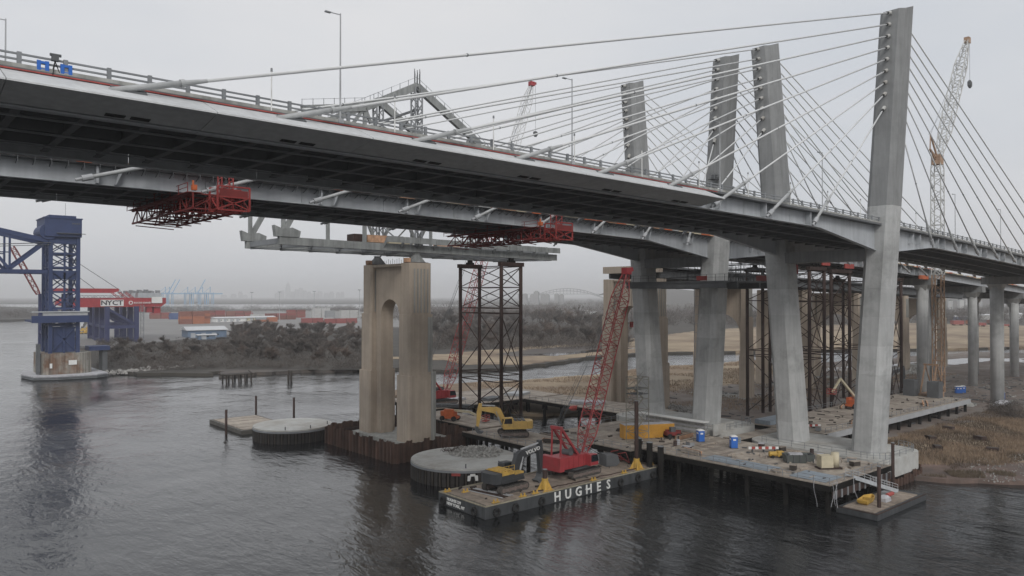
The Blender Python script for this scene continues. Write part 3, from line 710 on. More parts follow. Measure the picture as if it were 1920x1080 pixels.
# brown shoring towers
def shoring(name, label, xs, ys, z0, z1, panels, mat=RUST, r=.42, cap=True, group='brown steel shoring towers'):
    T = thing('shoring_tower', label, 'shoring tower', ((xs[0] + xs[-1]) / 2, (ys[0] + ys[-1]) / 2, z0), group=group); W = Wd(T)
    for X in xs:
        for Y in ys: W.part('post', MB().tube((X, Y, z0), (X, Y, z1), r, n=12), mat, smooth=True)
    zs = [z0 + (z1 - z0) * p for p in panels]
    fr = [((X, ys[0]), (X, ys[-1])) for X in xs] + [((xs[i], Y), (xs[i + 1], Y)) for i in range(len(xs) - 1) for Y in ys]   # braced on the two faces towards the river
    for za, zc in zip(zs[:-1], zs[1:]):
        for q_, (a, b) in enumerate(fr):
            W.part('strut', MB().beam((*a, zc), (*b, zc), .2), mat)
            if zc - za < 3 or q_ == 3: continue
            W.part('brace', MB().beam((*a, za + .2), (*b, zc - .2), .16), mat); W.part('brace', MB().beam((*b, za + .2), (*a, zc - .2), .16), mat)
    if cap:
        for Y in ys: W.part('cap_beam', MB().box(xs[0] - .6, xs[-1] + .6, Y - .5, Y + .5, z1, z1 + .9), mat)
        xm = (xs[0] + xs[-1]) / 2
        for Y in ys: W.part('jack', MB().box(xm - .9, xm + .9, Y - .5, Y + .5, z1 + .9, z1 + 1.35).box(xm - .5, xm + .5, Y - .4, Y + .4, z1 + 1.35, z1 + 1.9), BLACKEN)
shoring('s', 'brown braced steel shoring tower holding up the cut-off old span', (108.6, 114.4), (129.5, 144.7), -1, 38.6, (.12, .34, .38, .73, .76, .88, 1.0))
shoring('s', 'brown braced shoring tower seen just left of the inner near pylon', (175, 182.4), (92, 109), .6, 38.2, (.03, .42, .46, .8, 1.0))
shoring('s', 'brown braced shoring tower standing between the two near pylons', (186, 196), (92, 109), .6, 37.8, (.03, .44, .47, .8, 1.0))
shoring('s', 'brown braced shoring tower standing just right of the nearest pylon', (221, 228), (92, 109), .6, 36.2, (.03, .44, .47, .8, 1.0))

# ================================================================== COFFERDAMS, FLOATS
def pile_profile(pitch, d, z0, z1):
    mb = MB(); a = pitch / 2
    pts = [(-a, 0), (-a * .55, 0), (-a * .3, -d), (a * .3, -d), (a * .55, 0), (a, 0), (a, .05), (a * .6, .05), (a * .35, -d + .07), (-a * .35, -d + .07), (-a * .6, .05), (-a, .05)]
    n = len(pts)
    vs = [(x, y, z) for z in (z0, z1) for x, y in pts]
    fs = [(i, (i + 1) % n, n + (i + 1) % n, n + i) for i in range(n)] + [(i, i + 1, n - 2 - i, n - 1 - i) for i in range(5)] + [(n + i, n + n - 1 - i, n + n - 2 - i, n + i + 1) for i in range(5)]
    return mb.add(vs, [tuple(q) for q in fs])
T = thing('cofferdam', 'rusty sheet pile cofferdam round the foot of the tan arched pier', 'cofferdam', (87, 137.5, 0)); W = Wd(T)
x0, x1, y0, y1 = 77.0, 97.2, 123.4, 151.4
spm = [pile_profile(1.35, .42, -2, 3.5 + .3 * k).mesh('sheet_pile', RUST_PILE) for k in range(3)]
rr = random.Random(3)
for a, b, rz in (((x0, y1), (x0, y0), -math.pi / 2), ((x0, y0), (x1, y0), 0), ((x1, y0), (x1, y1), math.pi / 2), ((x1, y1), (x0, y1), math.pi)):
    n = round(math.hypot(b[0] - a[0], b[1] - a[1]) / 1.35)
    for k in range(n):
        t = (k + .5) / n
        W.inst('sheet_pile', rr.choice(spm), (a[0] + (b[0] - a[0]) * t, a[1] + (b[1] - a[1]) * t, 0), rz=rz)
W.part('fill', MB().box(x0 + .3, x1 - .3, y0 + .3, y1 - .3, -1, 1.5), CONC_GREY); W.part('waler', MB().box(x0 + .08, x0 + .5, y0 + .3, y1 - .3, 2.2, 2.7).box(x0 + .5, x1 - .1, y1 - .5, y1 - .1, 2.2, 2.7), RUST)
def round_cell(cx, cy, r, h, label):
    T = thing('fender_cell', label, 'dolphin', (cx, cy, 0), group='round concrete fender cells'); n = 64
    MB().tube((0, 0, -2), (0, 0, h - .25), r - .22, n=n).build('core', BLACKEN, T)
    MB().tube((0, 0, h - .25), (0, 0, h + .05), r - .05, n=n).build('concrete_cap', CONC_CAP, T)
    MB().tube((0, 0, h - .62), (0, 0, h - .26), r + .04, n=n).build('top_band', STEEL_MD, T)
    me = MB().box(-.16, .16, -.12, .12, -2, h - .63).mesh('stave', TIMB_D)
    me2 = MB().box(-.34, .34, -.1, .1, -2, h - .63).mesh('stave', CELLW)
    k_n = int(2 * math.pi * r / .75)
    for k in range(k_n):
        a = 2 * math.pi * k / k_n
        inst('stave', me2 if k % 2 else me, T, ((r - .1) * math.cos(a), (r - .1) * math.sin(a), 0), rz=a + math.pi / 2)
    for a in (-2.2, -1.5, -.7): MB().tube(((r - .8) * math.cos(a), (r - .8) * math.sin(a), h + .05), ((r - .8) * math.cos(a), (r - .8) * math.sin(a), h + .75), .11, n=8).build('bollard', STEEL_DK, T)
    return T
c2 = round_cell(82.2, 108.2, 9.6, 3.0, 'round concrete-topped fender cell with rubble heap, beside the barge')
c1 = round_cell(74.3, 162.0, 8.6, 2.9, 'round concrete-topped fender cell left of the rusty cofferdam')
def rubble(name, label, cx, cy, z, rx, ry, h, n, mat, smin=.1, smax=.5, seed=1, cat='rubble'):
    rr = random.Random(seed); mb = MB()
    for k in range(n):
        a = rr.uniform(0, 6.28); q = math.sqrt(rr.random()); x = cx + rx * q * math.cos(a); y = cy + ry * q * math.sin(a)
        zz = z + h * (1 - q) * rr.random(); s = rr.uniform(smin, smax)
        R_ = Matrix.Rotation(rr.uniform(0, 6.28), 3, Vector((rr.uniform(-1, 1), rr.uniform(-1, 1), rr.uniform(-1, 1))).normalized())
        dx, dy, dz = s * rr.uniform(.4, 1), s * rr.uniform(.4, 1), s * rr.uniform(.3, .8)
        vs = [Vector((x, y, zz + s * .25)) + R_ @ Vector((sx * dx * rr.uniform(.6, 1), sy * dy * rr.uniform(.6, 1), sz * dz)) for sx in (-.5, .5) for sy in (-.5, .5) for sz in (-.5, .5)]
        mb.add(vs, [(0, 1, 3, 2), (4, 6, 7, 5), (0, 4, 5, 1), (2, 3, 7, 6), (0, 2, 6, 4), (1, 5, 7, 3)])
    o = mb.build(name, mat); tag(o, label, cat, kind='stuff'); return o
rubble('concrete_rubble', 'heap of broken concrete on the round fender cell', 86.2, 110.2, 3.05, 5.0, 5.4, .9, 420, RUBBLE, .12, .75, 2)
mb = MB(); rr = random.Random(9)
for k in range(40):
    a = Vector((82 + rr.uniform(-1, 3.5), 113.5 + rr.uniform(-1, 1.2), 3.3)); mb.tube(a, a + Vector((rr.uniform(-1.2, 1.2), rr.uniform(-1, 1), rr.uniform(.2, 1.1))), .035, n=3)
tag(mb.build('bent_rebar', RUST), 'tangle of bent reinforcing bars behind the rubble on the fender cell', 'rebar', kind='stuff')
# plaque and white mark on the near cell
sg = MB().box(-.75, .75, -.04, .04, -.22, .22).build('sign_plate', RED_LINE); a = math.atan2(-.70, -.72); sg.location = (82.2 + 9.8 * math.cos(a), 108.2 + 9.8 * math.sin(a), 2.2); sg.rotation_euler = (0, 0, a + math.pi / 2); tag(sg, 'small red plate on the dark side of the near round fender cell', 'sign')
sg = MB().prism([(-.9, -.55), (-.45, -.55), (-.3, .2), (.3, .2), (.45, -.55), (.9, -.55), (.85, .3), (.45, .35), (.4, .6), (-.4, .6), (-.45, .35), (-.85, .3)], -.05, .05).build('marker_sign', WHITE); a = math.atan2(-.87, -.49); sg.location = (82.2 + 9.82 * math.cos(a), 108.2 + 9.82 * math.sin(a), 1.7); sg.rotation_euler = (0, 0, a + math.pi / 2); tag(sg, 'white arch-shaped marker on the dark side of the near round fender cell', 'sign')
# timber float left of the cell
def float_barge(name, label, x0, x1, y0, y1, zt, hull, deckm, plank=1.1, group=None, along='x'):
    T = thing(name, label, 'barge' if 'barge' in name else 'float', ((x0 + x1) / 2, (y0 + y1) / 2, 0)); W = Wd(T)
    hb = MB().loft([[(x0 + .35, y0 + .2, -.6), (x1 - .35, y0 + .2, -.6), (x1 - .35, y1 - .2, -.6), (x0 + .35, y1 - .2, -.6)], [(x0, y0, .1), (x1, y0, .1), (x1, y1, .1), (x0, y1, .1)], [(x0, y0, zt), (x1, y0, zt), (x1, y1, zt), (x0, y1, zt)]])
    W.part('hull', hb, hull)
    rr = random.Random(int(x0 * 7 + y0)); 
    m = .7
    if along == 'x':
        n = int((x1 - x0 - 2 * m) / plank); me = MB().box(-plank * .48, plank * .48, -(y1 - y0) / 2 + m, (y1 - y0) / 2 - m, 0, .13).mesh('deck_plank', deckm)
        for k in range(n): W.inst('deck_plank', me, (x0 + m + plank * (k + .5), (y0 + y1) / 2, zt - .03 + rr.uniform(0, .03)))
    else:
        n = int((y1 - y0 - 2 * m) / plank); me = MB().box(-(x1 - x0) / 2 + m, (x1 - x0) / 2 - m, -plank * .48, plank * .48, 0, .13).mesh('deck_plank', deckm)
        for k in range(n): W.inst('deck_plank', me, ((x0 + x1) / 2, y0 + m + plank * (k + .5), zt - .03 + rr.uniform(0, .03)))
    return T, W
def spud(x, y, z0, z1, label, r=.3, mat=RUST):
    T = thing('spud_pile', label, 'pile', (x, y, z0), group='spud piles and mooring piles'); MB().tube((0, 0, -3), (0, 0, z1 - z0), r, n=14).build('shaft', mat, T, smooth=True)
    MB().tube((0, 0, z1 - z0), (0, 0, z1 - z0 + .08), r * 1.05, n=14).build('cap', STEEL_MD, T); return T
float_barge('timber_float', 'low timber-decked float left of the round fender cells', 66.5, 78.5, 172, 193, .95, M('float_hull', (.10, .095, .085), .8, var=.3), TIMBER, 1.0, along='y')
for x, y, top, lb in ((424, 815, 768, 'dark steel pile at the near side of the timber float'), (480, 777, 742, 'dark steel pile at the far side of the timber float'), (551, 795, 745, 'dark steel pile between the timber float and round cell')):
    p = P(x, y, Z=0); t = P(x, top, Y=p.y); spud(p.x, p.y, 0, t.z, lb, .28)
# old broken timber dolphin and stub in mid river
p = P(448, 716, Z=0)
T = thing('timber_dolphin', 'ruined dark timber pier frame standing in the river', 'dolphin', (p.x, p.y, 0)); 
for k in range(10): MB().tube(((k % 5) * 2.3 - 4.6, (k // 5) * 4, -1), ((k % 5) * 2.3 - 4.6, (k // 5) * 4, 2.6), .32, n=8).build('pile', TIMB_D, T)
for k in range(6): MB().box(-5.4, 5.2, -.5 + k * .85, .15 + k * .85, 2.6, 2.95).build('plank', TIMB_D, T)
MB().beam((-6.3, 0, 2.9), (-6.3, 4.4, 3.3), .4).beam((5, 0, 2.9), (5.4, 4.4, 3.6), .3).build('broken_beam', TIMB_D, T)
p = P(544, 716, Z=0)
T = thing('timber_dolphin', 'small cluster of broken timber piles in the river', 'dolphin', (p.x, p.y, 0))
for k in range(4): MB().tube((k * .55 - .8, (k % 2) * .6, -1), (k * .55 - .8, (k % 2) * .6, 2.8 + (k * 7 % 4) * .5), .28, n=8).build('pile', TIMB_D, T)
MB().beam((-1, -.3, 1.2), (1, -.3, 1.5), .2).build('tie_beam', TIMB_D, T)

# ---------------------------------------------------------------- the lettered barge
BX0, BX1, BY0, BY1, BZ = 67.6, 108.2, 84.2, 95.6, 1.75
BT, BW = float_barge('deck_barge', 'long dark grey deck barge with white block letters HUGHES on its side', BX0, BX1, BY0, BY1, BZ, HULL, DECKM, 1.15)
BW.part('edge_coaming', MB().box(BX0, BX1, BY0, BY0 + .25, BZ, BZ + .14).box(BX0, BX1, BY1 - .25, BY1, BZ, BZ + .14).box(BX0, BX0 + .25, BY0 + .25, BY1 - .25, BZ, BZ + .139), M('pale_barge_edge', (.30, .27, .20), .8, var=.3, scale=1))
pos = [81.9 + (93.6 - 81.9) * k / 5 for k in range(6)]
for ch, x in zip('HUGHES', pos):
    o = bpy.data.objects.new('letter', text_mesh(ch, 2.05, WHITE, .05, .035)); col.objects.link(o); o.parent = BT
    o.location = Vector((x, BY0 - .06, .82)) - BW.o; o.rotation_euler = (R(90), 0, 0)
BW.part('emblem', MB().prism([(88.05, .9), (88.3, 1.1), (88.55, 1.02), (88.9, .98), (88.75, .9), (88.5, .93), (88.3, .98)], BY0 - .1, BY0 - .03), WHITE)
for s_, z in (('HUGHES 239', 1.18), ('NEW YORK, NY', .55)):
    o = bpy.data.objects.new('lettering', text_mesh(s_, .62, WHITE, .03, .012, 1.0)); col.objects.link(o); o.parent = BT
    o.location = Vector((BX0 - .05, 91.6 if z > 1 else 91.2, z)) - BW.o; o.rotation_euler = (R(90), 0, -R(90))
tyre = MB()
for k in range(14):
    a0, a1 = 2 * math.pi * k / 14, 2 * math.pi * (k + 1) / 14; tyre.tube((.5 * math.cos(a0), 0, .5 * math.sin(a0)), (.5 * math.cos(a1), 0, .5 * math.sin(a1)), .2, n=6)
tm = tyre.mesh('tyre_fender', DARK)
for X in (69.6, 73.2, 78.5, 96.5, 101, 105): BW.inst('tyre_fender', tm, (X, BY0 - .22, .75))
for Y in (86.5, 94.2): BW.inst('tyre_fender', tm, (BX0 - .22, Y, .75), rz=math.pi / 2)
def spud_well(x, y, ztop, label, lab2):
    T = thing('spud_well', lab2, 'spud well', (x, y, BZ), group='yellow spud wells on the barge')
    MB().tube((0, 0, .0), (0, 0, 1.9), .52, n=12).build('sleeve', YEL, T)
    for a in range(4):
        c, s = math.cos(a * math.pi / 2 + .78), math.sin(a * math.pi / 2 + .78)
        MB().add([(c * .5, s * .5, 0), (c * 1.25, s * 1.25, 0), (c * .5, s * .5, 1.5), (c * .5 - s * .12, s * .5 + c * .12, 0), (c * 1.25 - s * .12, s * 1.25 + c * .12, 0), (c * .5 - s * .12, s * .5 + c * .12, 1.5)], [(0, 1, 2), (3, 5, 4), (0, 3, 4, 1), (1, 4, 5, 2), (2, 5, 3, 0)]).build('gusset', YEL, T)
    MB().box(-1.1, 1.1, -1.1, 1.1, .0, .12).build('base_plate', YEL, T)
    spud(x, y, BZ, ztop, label, .36)
spud_well(80.6, 85.6, 5.0, 'short rusty spud pile in the front yellow well of the lettered barge', 'yellow spud well at the front edge of the barge, left')
spud_well(102.6, 85.7, 13.6, 'tall rusty spud pile rising from the right end of the lettered barge', 'yellow spud well near the right end of the barge')
for i, (x, y) in enumerate(((70.2, 85.0), (75.4, 84.9), (78.0, 84.95), (90.8, 84.9), (98.4, 84.9), (106.5, 85.6), (68.5, 94.6), (70.5, 92.6))):
    b_ = BW.part('mooring_bitt', MB().tube((x - .35, y, BZ + .1), (x - .35, y, BZ + .6), .13, n=8).tube((x + .35, y, BZ + .1), (x + .35, y, BZ + .6), .13, n=8).box(x - .6, x + .6, y - .25, y + .25, BZ + .1, BZ + .22), YEL)
# pipes and hoses lying on the barge
for k in range(5):
    o = MB().tube((0, 0, 0), (0, -7.4, .05), .07, n=6).build('steel_pipe', [GRATE, RUST, RUST, GRATE, TARP][k]); o.location = (71.2 + k * .42, 93.2, BZ + .2); o.rotation_euler = (0, 0, R(8 + k)); tag(o, ['pale', 'rusty', 'second rusty', 'second pale', 'flat grey'][k] + ' long pipe lying on the left end of the barge deck', 'pipe', 'pipes on the barge')
mb = MB(); rr = random.Random(12); q = Vector((77, 85.8, BZ + .18))
for k in range(46):
    n_ = q + Vector((.55, rr.uniform(-.25, .25), 0)); n_.y = min(86.6, max(85.5, n_.y)); mb.tube(q, n_, .11, n=5); q = n_
tag(mb.build('anchor_chain', RUST), 'rusty chain snaking along the front edge of the barge deck', 'chain')

# ---------------------------------------------------------------- machines
def tracks(T, L_, wid, hgt, gauge, mat=TRACK):
    me = MB(); n = 10; pl = []
    for k in range(n + 1): a = math.pi / 2 + math.pi * k / n; pl.append((-L_ / 2 + hgt / 2 + hgt / 2 * math.cos(a), hgt / 2 + hgt / 2 * math.sin(a)))
    for k in range(n + 1): a = -math.pi / 2 + math.pi * k / n; pl.append((L_ / 2 - hgt / 2 + hgt / 2 * math.cos(a), hgt / 2 + hgt / 2 * math.sin(a)))
    for s in (-1, 1):
        y = s * gauge / 2; t = MB().prism(pl, y - wid / 2, y + wid / 2).build('track', mat, T)
        mb = MB()
        for k in range(int(L_ / .42)):
            x = -L_ / 2 + hgt / 2 + k * .42
            if x < L_ / 2 - hgt / 2: mb.box(x, x + .22, y - wid / 2 - .04, y + wid / 2 + .04, hgt - .02, hgt + .06)
        mb.build('grouser', DARK, t)
        mb = MB()
        for k in range(5): x = -L_ / 2 + hgt / 2 + k * (L_ - hgt) / 4; mb.tube((x, y + s * -0 - wid / 2 - .05, hgt / 2), (x, y + wid / 2 + .05, hgt / 2), hgt * .28, n=10)
        mb.box(-L_ / 2 + hgt * .7, L_ / 2 - hgt * .7, y - wid / 2 - .06, y + wid / 2 + .06, hgt * .35, hgt * .68)
        mb.build('roller_frame', M('dusty_roller_frame', (.17, .135, .12), .8, var=.3, scale=1.5), t)
def excavator(label, loc, rz, body, cw, boomc, deckc, s=1.0, boom=None, stick=None, txt=None):
    T = thing('excavator', label, 'excavator', loc, rz); T.scale = (s, s, s)
    tracks(T, 5.2, .75, 1.05, 2.9)
    MB().box(-1.3, 1.3, -1.0, 1.0, .55, 1.2).tube((0, 0, 1.2), (0, 0, 1.4), 1.1, n=16).build('undercarriage', STEEL_DK, T)
    MB().box(-2.3, 1.9, -1.65, 1.65, 1.4, 1.75).build('turntable_frame', cw, T)
    MB().box(-2.2, .1, -1.6, 1.6, 1.75, 2.75).box(.1, 1.8, -1.6, -.75, 1.75, 2.45).build('engine_hood', body, T)
    MB().loft([[(-2.25, -1.62, z), (-2.25, 1.62, z), (-3.1, 1.35, z), (-3.45, .6, z), (-3.45, -.6, z), (-3.1, -1.35, z)] for z in (1.4, 2.7)]).build('counterweight', cw, T)
    for k in range(3): MB().box(-2.0 + .7 * k, -1.5 + .7 * k, -1.4, 1.3, 2.752, 2.9).build('hood_panel', deckc, T)
    if txt: MB().box(-2.15, .06, -1.62, 1.62, 2.36, 2.751).box(.12, 1.75, -1.62, -.73, 2.2, 2.46).build('upper_hood', deckc, T)
    mb = MB()
    for x in (-2.1, -.9, .1): mb.beam((x, -1.55, 2.75), (x, -1.55, 3.5), .05)
    mb.beam((-2.1, -1.55, 3.5), (.1, -1.55, 3.5), .05).beam((-2.1, -1.55, 3.1), (.1, -1.55, 3.1), .05); mb.build('handrail', deckc, T)
    c = MB().prism([(.15, 1.75), (1.95, 1.75), (2.0, 2.5), (1.75, 3.35), (.3, 3.4), (.15, 3.2)], .62, 1.62).build('cab', body, T)
    MB().prism([(.35, 2.35), (1.8, 2.35), (1.62, 3.2), (.45, 3.25)], .6, 1.64).build('side_window', GLASS, c); MB().box(1.86, 2.02, .75, 1.5, 2.3, 3.1).build('windscreen', GLASS, c)
    B = boom or [(1.2, 1.9), (3.4, 4.6), (6.6, 5.6)]; (xa, za), (xm, zm), (xe, ze) = B
    bo = MB().prism([(xa - .35, za), (xa + .4, za - .25), (xm + .35, zm - .55), (xe, ze - .3), (xe + .15, ze + .2), (xm - .1, zm + .5), (xm - .75, zm + .2)], -.35, .35).build('boom', boomc, T)
    if txt:
        o = bpy.data.objects.new('lettering', text_mesh(txt, .72, WHITE, .02, .02, 1.15)); col.objects.link(o); o.parent = bo
        o.location = ((xm + xe) / 2 + .25, -.385, (zm + ze) / 2 + .02); o.rotation_euler = (R(90), -math.atan2(ze - zm, xe - xm), 0)
    S = stick or (xe + .2, .9)
    d = (Vector((S[0], 0, S[1])) - Vector((xe, 0, ze))).normalized(); nrm = Vector((-d.z, 0, d.x))
    a0 = Vector((xe, 0, ze)) - d * .9; a1 = Vector((xe, 0, ze)) + d * .6; a2 = Vector((S[0], 0, S[1]))
    MB().prism([((a0 + nrm * .25).x, (a0 + nrm * .25).z), ((a1 + nrm * .45).x, (a1 + nrm * .45).z), ((a2 + nrm * .2).x, (a2 + nrm * .2).z), ((a2 - nrm * .2).x, (a2 - nrm * .2).z), ((a1 - nrm * .4).x, (a1 - nrm * .4).z), ((a0 - nrm * .25).x, (a0 - nrm * .25).z)], -.28, .28).build('stick', boomc, T)
    cp = Vector((xm + .1, 0, zm - .2))
    for y in (-.5, .5): MB().tube((xa + .9, y, za + .1), cp.lerp(Vector((xa + .9, 0, za + .1)), .4) + Vector((0, y, 0)), .13, n=8).tube((xa + .9, y, za + .1), (cp.x, y, cp.z), .075, n=6).build('hydraulic_cylinder', GRATE, T)
    MB().tube((xm + .2, 0, zm + .7), (xe - .2, 0, ze + .55), .13, n=8).tube((xe - .2, 0, ze + .55), (a0.x, 0, a0.z), .07, n=6).build('hydraulic_cylinder', GRATE, T)
    bx, bz = S
    MB().prism([(bx - .1, bz + .1), (bx + .3, bz + .15), (bx + .45, bz - .5), (bx + .1, bz - 1.05), (bx - .7, bz - 1.15), (bx - 1.05, bz - .75), (bx - .5, bz - .75), (bx - .2, bz - .45)], -.6, .6).build('bucket', STEEL_DK, T)
    return T
excavator('charcoal and yellow excavator on the left half of the lettered barge', (76.0, 89.6, BZ + .12), R(4), VOLV, VOLV, VOLV, YEL, 1.18, boom=[(1.2, 1.9), (2.7, 4.2), (6.5, 4.75)], stick=(6.6, 1.1), txt='VOLVO')
DKZ = 4.2
p = P(945, 832, Z=DKZ)
excavator('yellow excavator with lowered arm on the timber trestle behind the barge', (97.8, 113.0, DKZ + .15), R(147), YEL_K, YEL_K, YEL_K, STEEL_DK, 1.12, boom=[(1.2, 1.9), (3.0, 4.6), (5.9, 4.9)], stick=(6.3, 1.7))
def crawler_crane(label, loc, rz, c, boomtip, boomw=1.9, c_up=None, split=1.0, gantry=True, cat='crane'):
    T = thing('crawler_crane', label, cat, loc, rz)
    tracks(T, 7.4, 1.0, 1.15, 4.6)
    MB().box(-2, 2, -1.9, 1.9, .5, 1.3).tube((0, 0, 1.3), (0, 0, 1.55), 1.3, n=16).build('undercarriage', STEEL_DK, T)
    h = MB().box(-4.9, 1.9, -1.6, 1.6, 1.55, 3.5).build('house', c, T)
    for k in range(5): MB().box(-4.4 + 1.2 * k, -4.35 + 1.2 * k, -1.63, 1.63, 1.6, 3.4).build('panel_joint', RED_DK if c is RED else STEEL_MD, h)
    MB().box(-6.0, -4.92, -2.2, 2.2, 1.5, 3.75).build('counterweight', c, T)
    cb = MB().prism([(1.0, 1.6), (3.0, 1.6), (3.05, 2.3), (2.7, 3.4), (1.0, 3.45)], -2.7, -1.63).build('cab', c, T)
    MB().prism([(1.2, 2.2), (3.1, 2.2), (2.75, 3.3), (1.2, 3.35)], -2.74, -1.7).build('cab_window', GLASS, cb)
    for k in range(2): MB().tube((-1.8 + 1.9 * k, -.9, 3.9), (-1.8 + 1.9 * k, .9, 3.9), .5, n=14).build('winch_drum', STEEL_DK, T)
    ft = Vector((1.5, 0, 2.1)); tip = Vector(boomtip)
    if split >= 1: MB().lattice(ft, tip, .7, boomw, .7, 1.05, .11, .14, up=(0, 1, 0), lr=.065).build('boom', RED_B, T)
    else:
        md = ft.lerp(tip, split)
        MB().lattice(ft, md, .7, boomw, boomw, 1.2, .11, .1, up=(0, 1, 0), lr=.065).build('boom', RED_B, T); MB().lattice(md, tip, boomw, boomw, .7, 1.9, .09, .12, up=(0, 1, 0)).build('boom_extension', c_up or c, T)
    dv = (tip - ft).normalized()
    MB().box(tip.x - .7, tip.x + .8, -.6, .6, tip.z - .3, tip.z + .9).beam(tip, tip + Vector((1.6, 0, .7)), .7).build('boom_head', c, T)
    g1 = Vector((-4.6, 0, 3.5)); gt = Vector((-4.4, 0, 8.3))
    mb = MB()
    for y in (-1.0, 1.0):
        mb.beam((-.2, y, 3.4), (gt.x, y, gt.z), .35); mb.beam((g1.x, y, 3.5), (gt.x, y, gt.z), .22)
        for q in (.35, .6, .8): a = Vector((-.2, y, 3.4)).lerp(Vector((gt.x, y, gt.z)), q); mb.beam(a, a + Vector((.0, -2 * y, .3)), .15) if y < 0 else None
    mb.beam((gt.x, -1.2, gt.z), (gt.x, 1.2, gt.z), .5); mb.build('gantry', c, T)
    mb = MB()
    for y in (-.5, .5): mb.tube((gt.x, y, gt.z), (tip.x, y, tip.z), .04, n=4); mb.tube((gt.x, y * .5, gt.z), (tip.x, y * .5, tip.z - 1), .03, n=4)
    mb.build('pendant_line', STEEL_DK, T)
    hx = tip.x + 1.5
    return T, tip
T, tip = crawler_crane('red crawler crane with raised lattice boom on the right half of the lettered barge', (91.6, 90.0, BZ + .12), R(3), RED, (14.3, 0, 34.3), 2.3)
for dx in (1.0, 1.5):
    pass
MB().tube((tip.x + 1.5, 0, tip.z + .4), (tip.x + 1.5, 0, tip.z - 9), .035, n=4).build('hoist_line', STEEL_DK, T)
MB().box(tip.x + 1.2, tip.x + 1.8, -.2, .2, tip.z - 10, tip.z - 9).build('hook_block', RED_DK, T)
T, tip = crawler_crane('red crawler crane on the rear trestle, its long boom reaching above the near deck', (112.5, 158.5, DKZ + .2), R(0), RED, (31.6, 0, 87.5), 2.2, CRANE_WH, .52)
MB().tube((tip.x + 1.5, 0, tip.z + .4), (tip.x + 1.5, 0, tip.z - 13), .05, n=4).build('hoist_line', STEEL_DK, T)
MB().loft([[(tip.x + 1.5 + a * q, b * q, z) for a, b in ((-1, -.5), (1, -.5), (1, .5), (-1, .5))] for q, z in ((.3, tip.z - 14.6), (.6, tip.z - 14.1), (.6, tip.z - 13.2), (.3, tip.z - 13))]).build('hook_block', STEEL_DK, T)
# clamshell / ramp frame on barge end
T = thing('clamshell_bucket', 'dark open clamshell bucket lying on the barge right of the red crane', 'bucket', (101.2, 90.6, BZ + .12), R(-15))
MB().prism([(-1.5, 0), (.6, 0), (1.3, .5), (.9, 1.9), (-1.5, 2.1)], -1.2, 1.2).build('shell', STEEL_DK, T)
for y in (-1.1, 1.1): MB().beam((.9, y, 1.9), (3.3, y, .3), .14).beam((.9, y, 2.1), (2.6, y, 2.2), .12).beam((2.6, y, 2.2), (3.4, y, .3), .12).build('arm', RED_DK, T)
# ---------------------------------------------------------------- work platforms
def platform(label, rects, z, name='work_platform', matw=1.25, matl=6.0, pile_sp=6.0, along='y', under=True, pile_r=.38):
    x = [r_[0] for r_ in rects]; T = thing(name, label, 'platform', ((rects[0][0] + rects[0][1]) / 2, (rects[0][2] + rects[0][3]) / 2, 0)); W = Wd(T)
    rr = random.Random(int(abs(rects[0][0] * 3 + rects[0][2]))); cnt = 0
    me = unit_box(TIMBER)
    for (x0, x1, y0, y1) in rects:
        W.part('edge_frame', MB().box(x0, x1, y0, y1, z - .75, z - .22), TIMB_D)
        W.part('edge_beam', MB().box(x0 - .12, x0 - .004, y0, y1, z - .8, z + .02).box(x0, x1, y0 - .12, y0 - .004, z - .8, z + .02), BLACKEN)
        W.part('curb', MB().box(x0, x0 + .28, y0, y1, z - .219, z + .2).box(x0 + .281, x1, y0, y0 + .28, z - .219, z + .2), TIMBER)
        if along == 'y': nx, ny = max(1, round((x1 - x0) / matl)), max(1, round((y1 - y0) / matw))
        else: nx, ny = max(1, round((x1 - x0) / matw)), max(1, round((y1 - y0) / matl))
        sx, sy = (x1 - x0) / nx, (y1 - y0) / ny
        for i in range(nx):
            for j in range(ny):
                W.inst('timber_mat', me, (x0 + sx * (i + .5), y0 + sy * (j + .5), z - .1 + rr.uniform(-.03, .03)), rz=rr.uniform(-.004, .004), sc_=(sx * .985, sy * .975, .22))
        px = max(2, int((x1 - x0) / pile_sp) + 1); py = max(2, int((y1 - y0) / pile_sp) + 1)
        pm = MB().tube((0, 0, -2), (0, 0, z - .76), pile_r, n=10).mesh('pile', BLACKEN)
        for i in range(px):
            for j in range(py):
                if px > 2 and py > 2 and 0 < i < px - 1 and 0 < j < py - 1 and (i + j) % 2: continue
                W.inst('pile', pm, (x0 + .7 + (x1 - x0 - 1.4) * i / (px - 1), y0 + .7 + (y1 - y0 - 1.4) * j / (py - 1), 0))
    return T, W
Z = DKZ
A1, W1 = platform('broad timber-matted work platform in front of the near pylons', [(107.0, 127.8, 53.2, 88.0)], Z)
railing(W1, [(127.6, 53.35, Z + .1), (107.15, 53.35, Z + .1), (107.15, 88, Z + .1)], STEEL_MD)
W1.part('fascia_bracket', MB().box(107.3, 127.5, 53.0, 53.06, Z - 1.9, Z - .85), RUST)
for k in range(11): W1.part('hanging_post', MB().box(108 + k * 1.9, 108.35 + k * 1.9, 52.86, 52.99, Z - 2.0, Z - .81), STEEL_MD)
A2, W2 = platform('timber trestle carrying the yellow container and stair scaffold', [(104.0, 128.0, 88.2, 112.0)], Z)
railing(W2, [(104.1, 88.4, Z + .1), (104.1, 97, Z + .1)], STEEL_MD); railing(W2, [(104.1, 111.9, Z + .1), (127.8, 111.9, Z + .1)], STEEL_MD)
A3, W3 = platform('timber trestle carrying the yellow excavator beside the cofferdam', [(93.0, 103.8, 97.0, 123.2)], Z, along='x', matl=5.4)
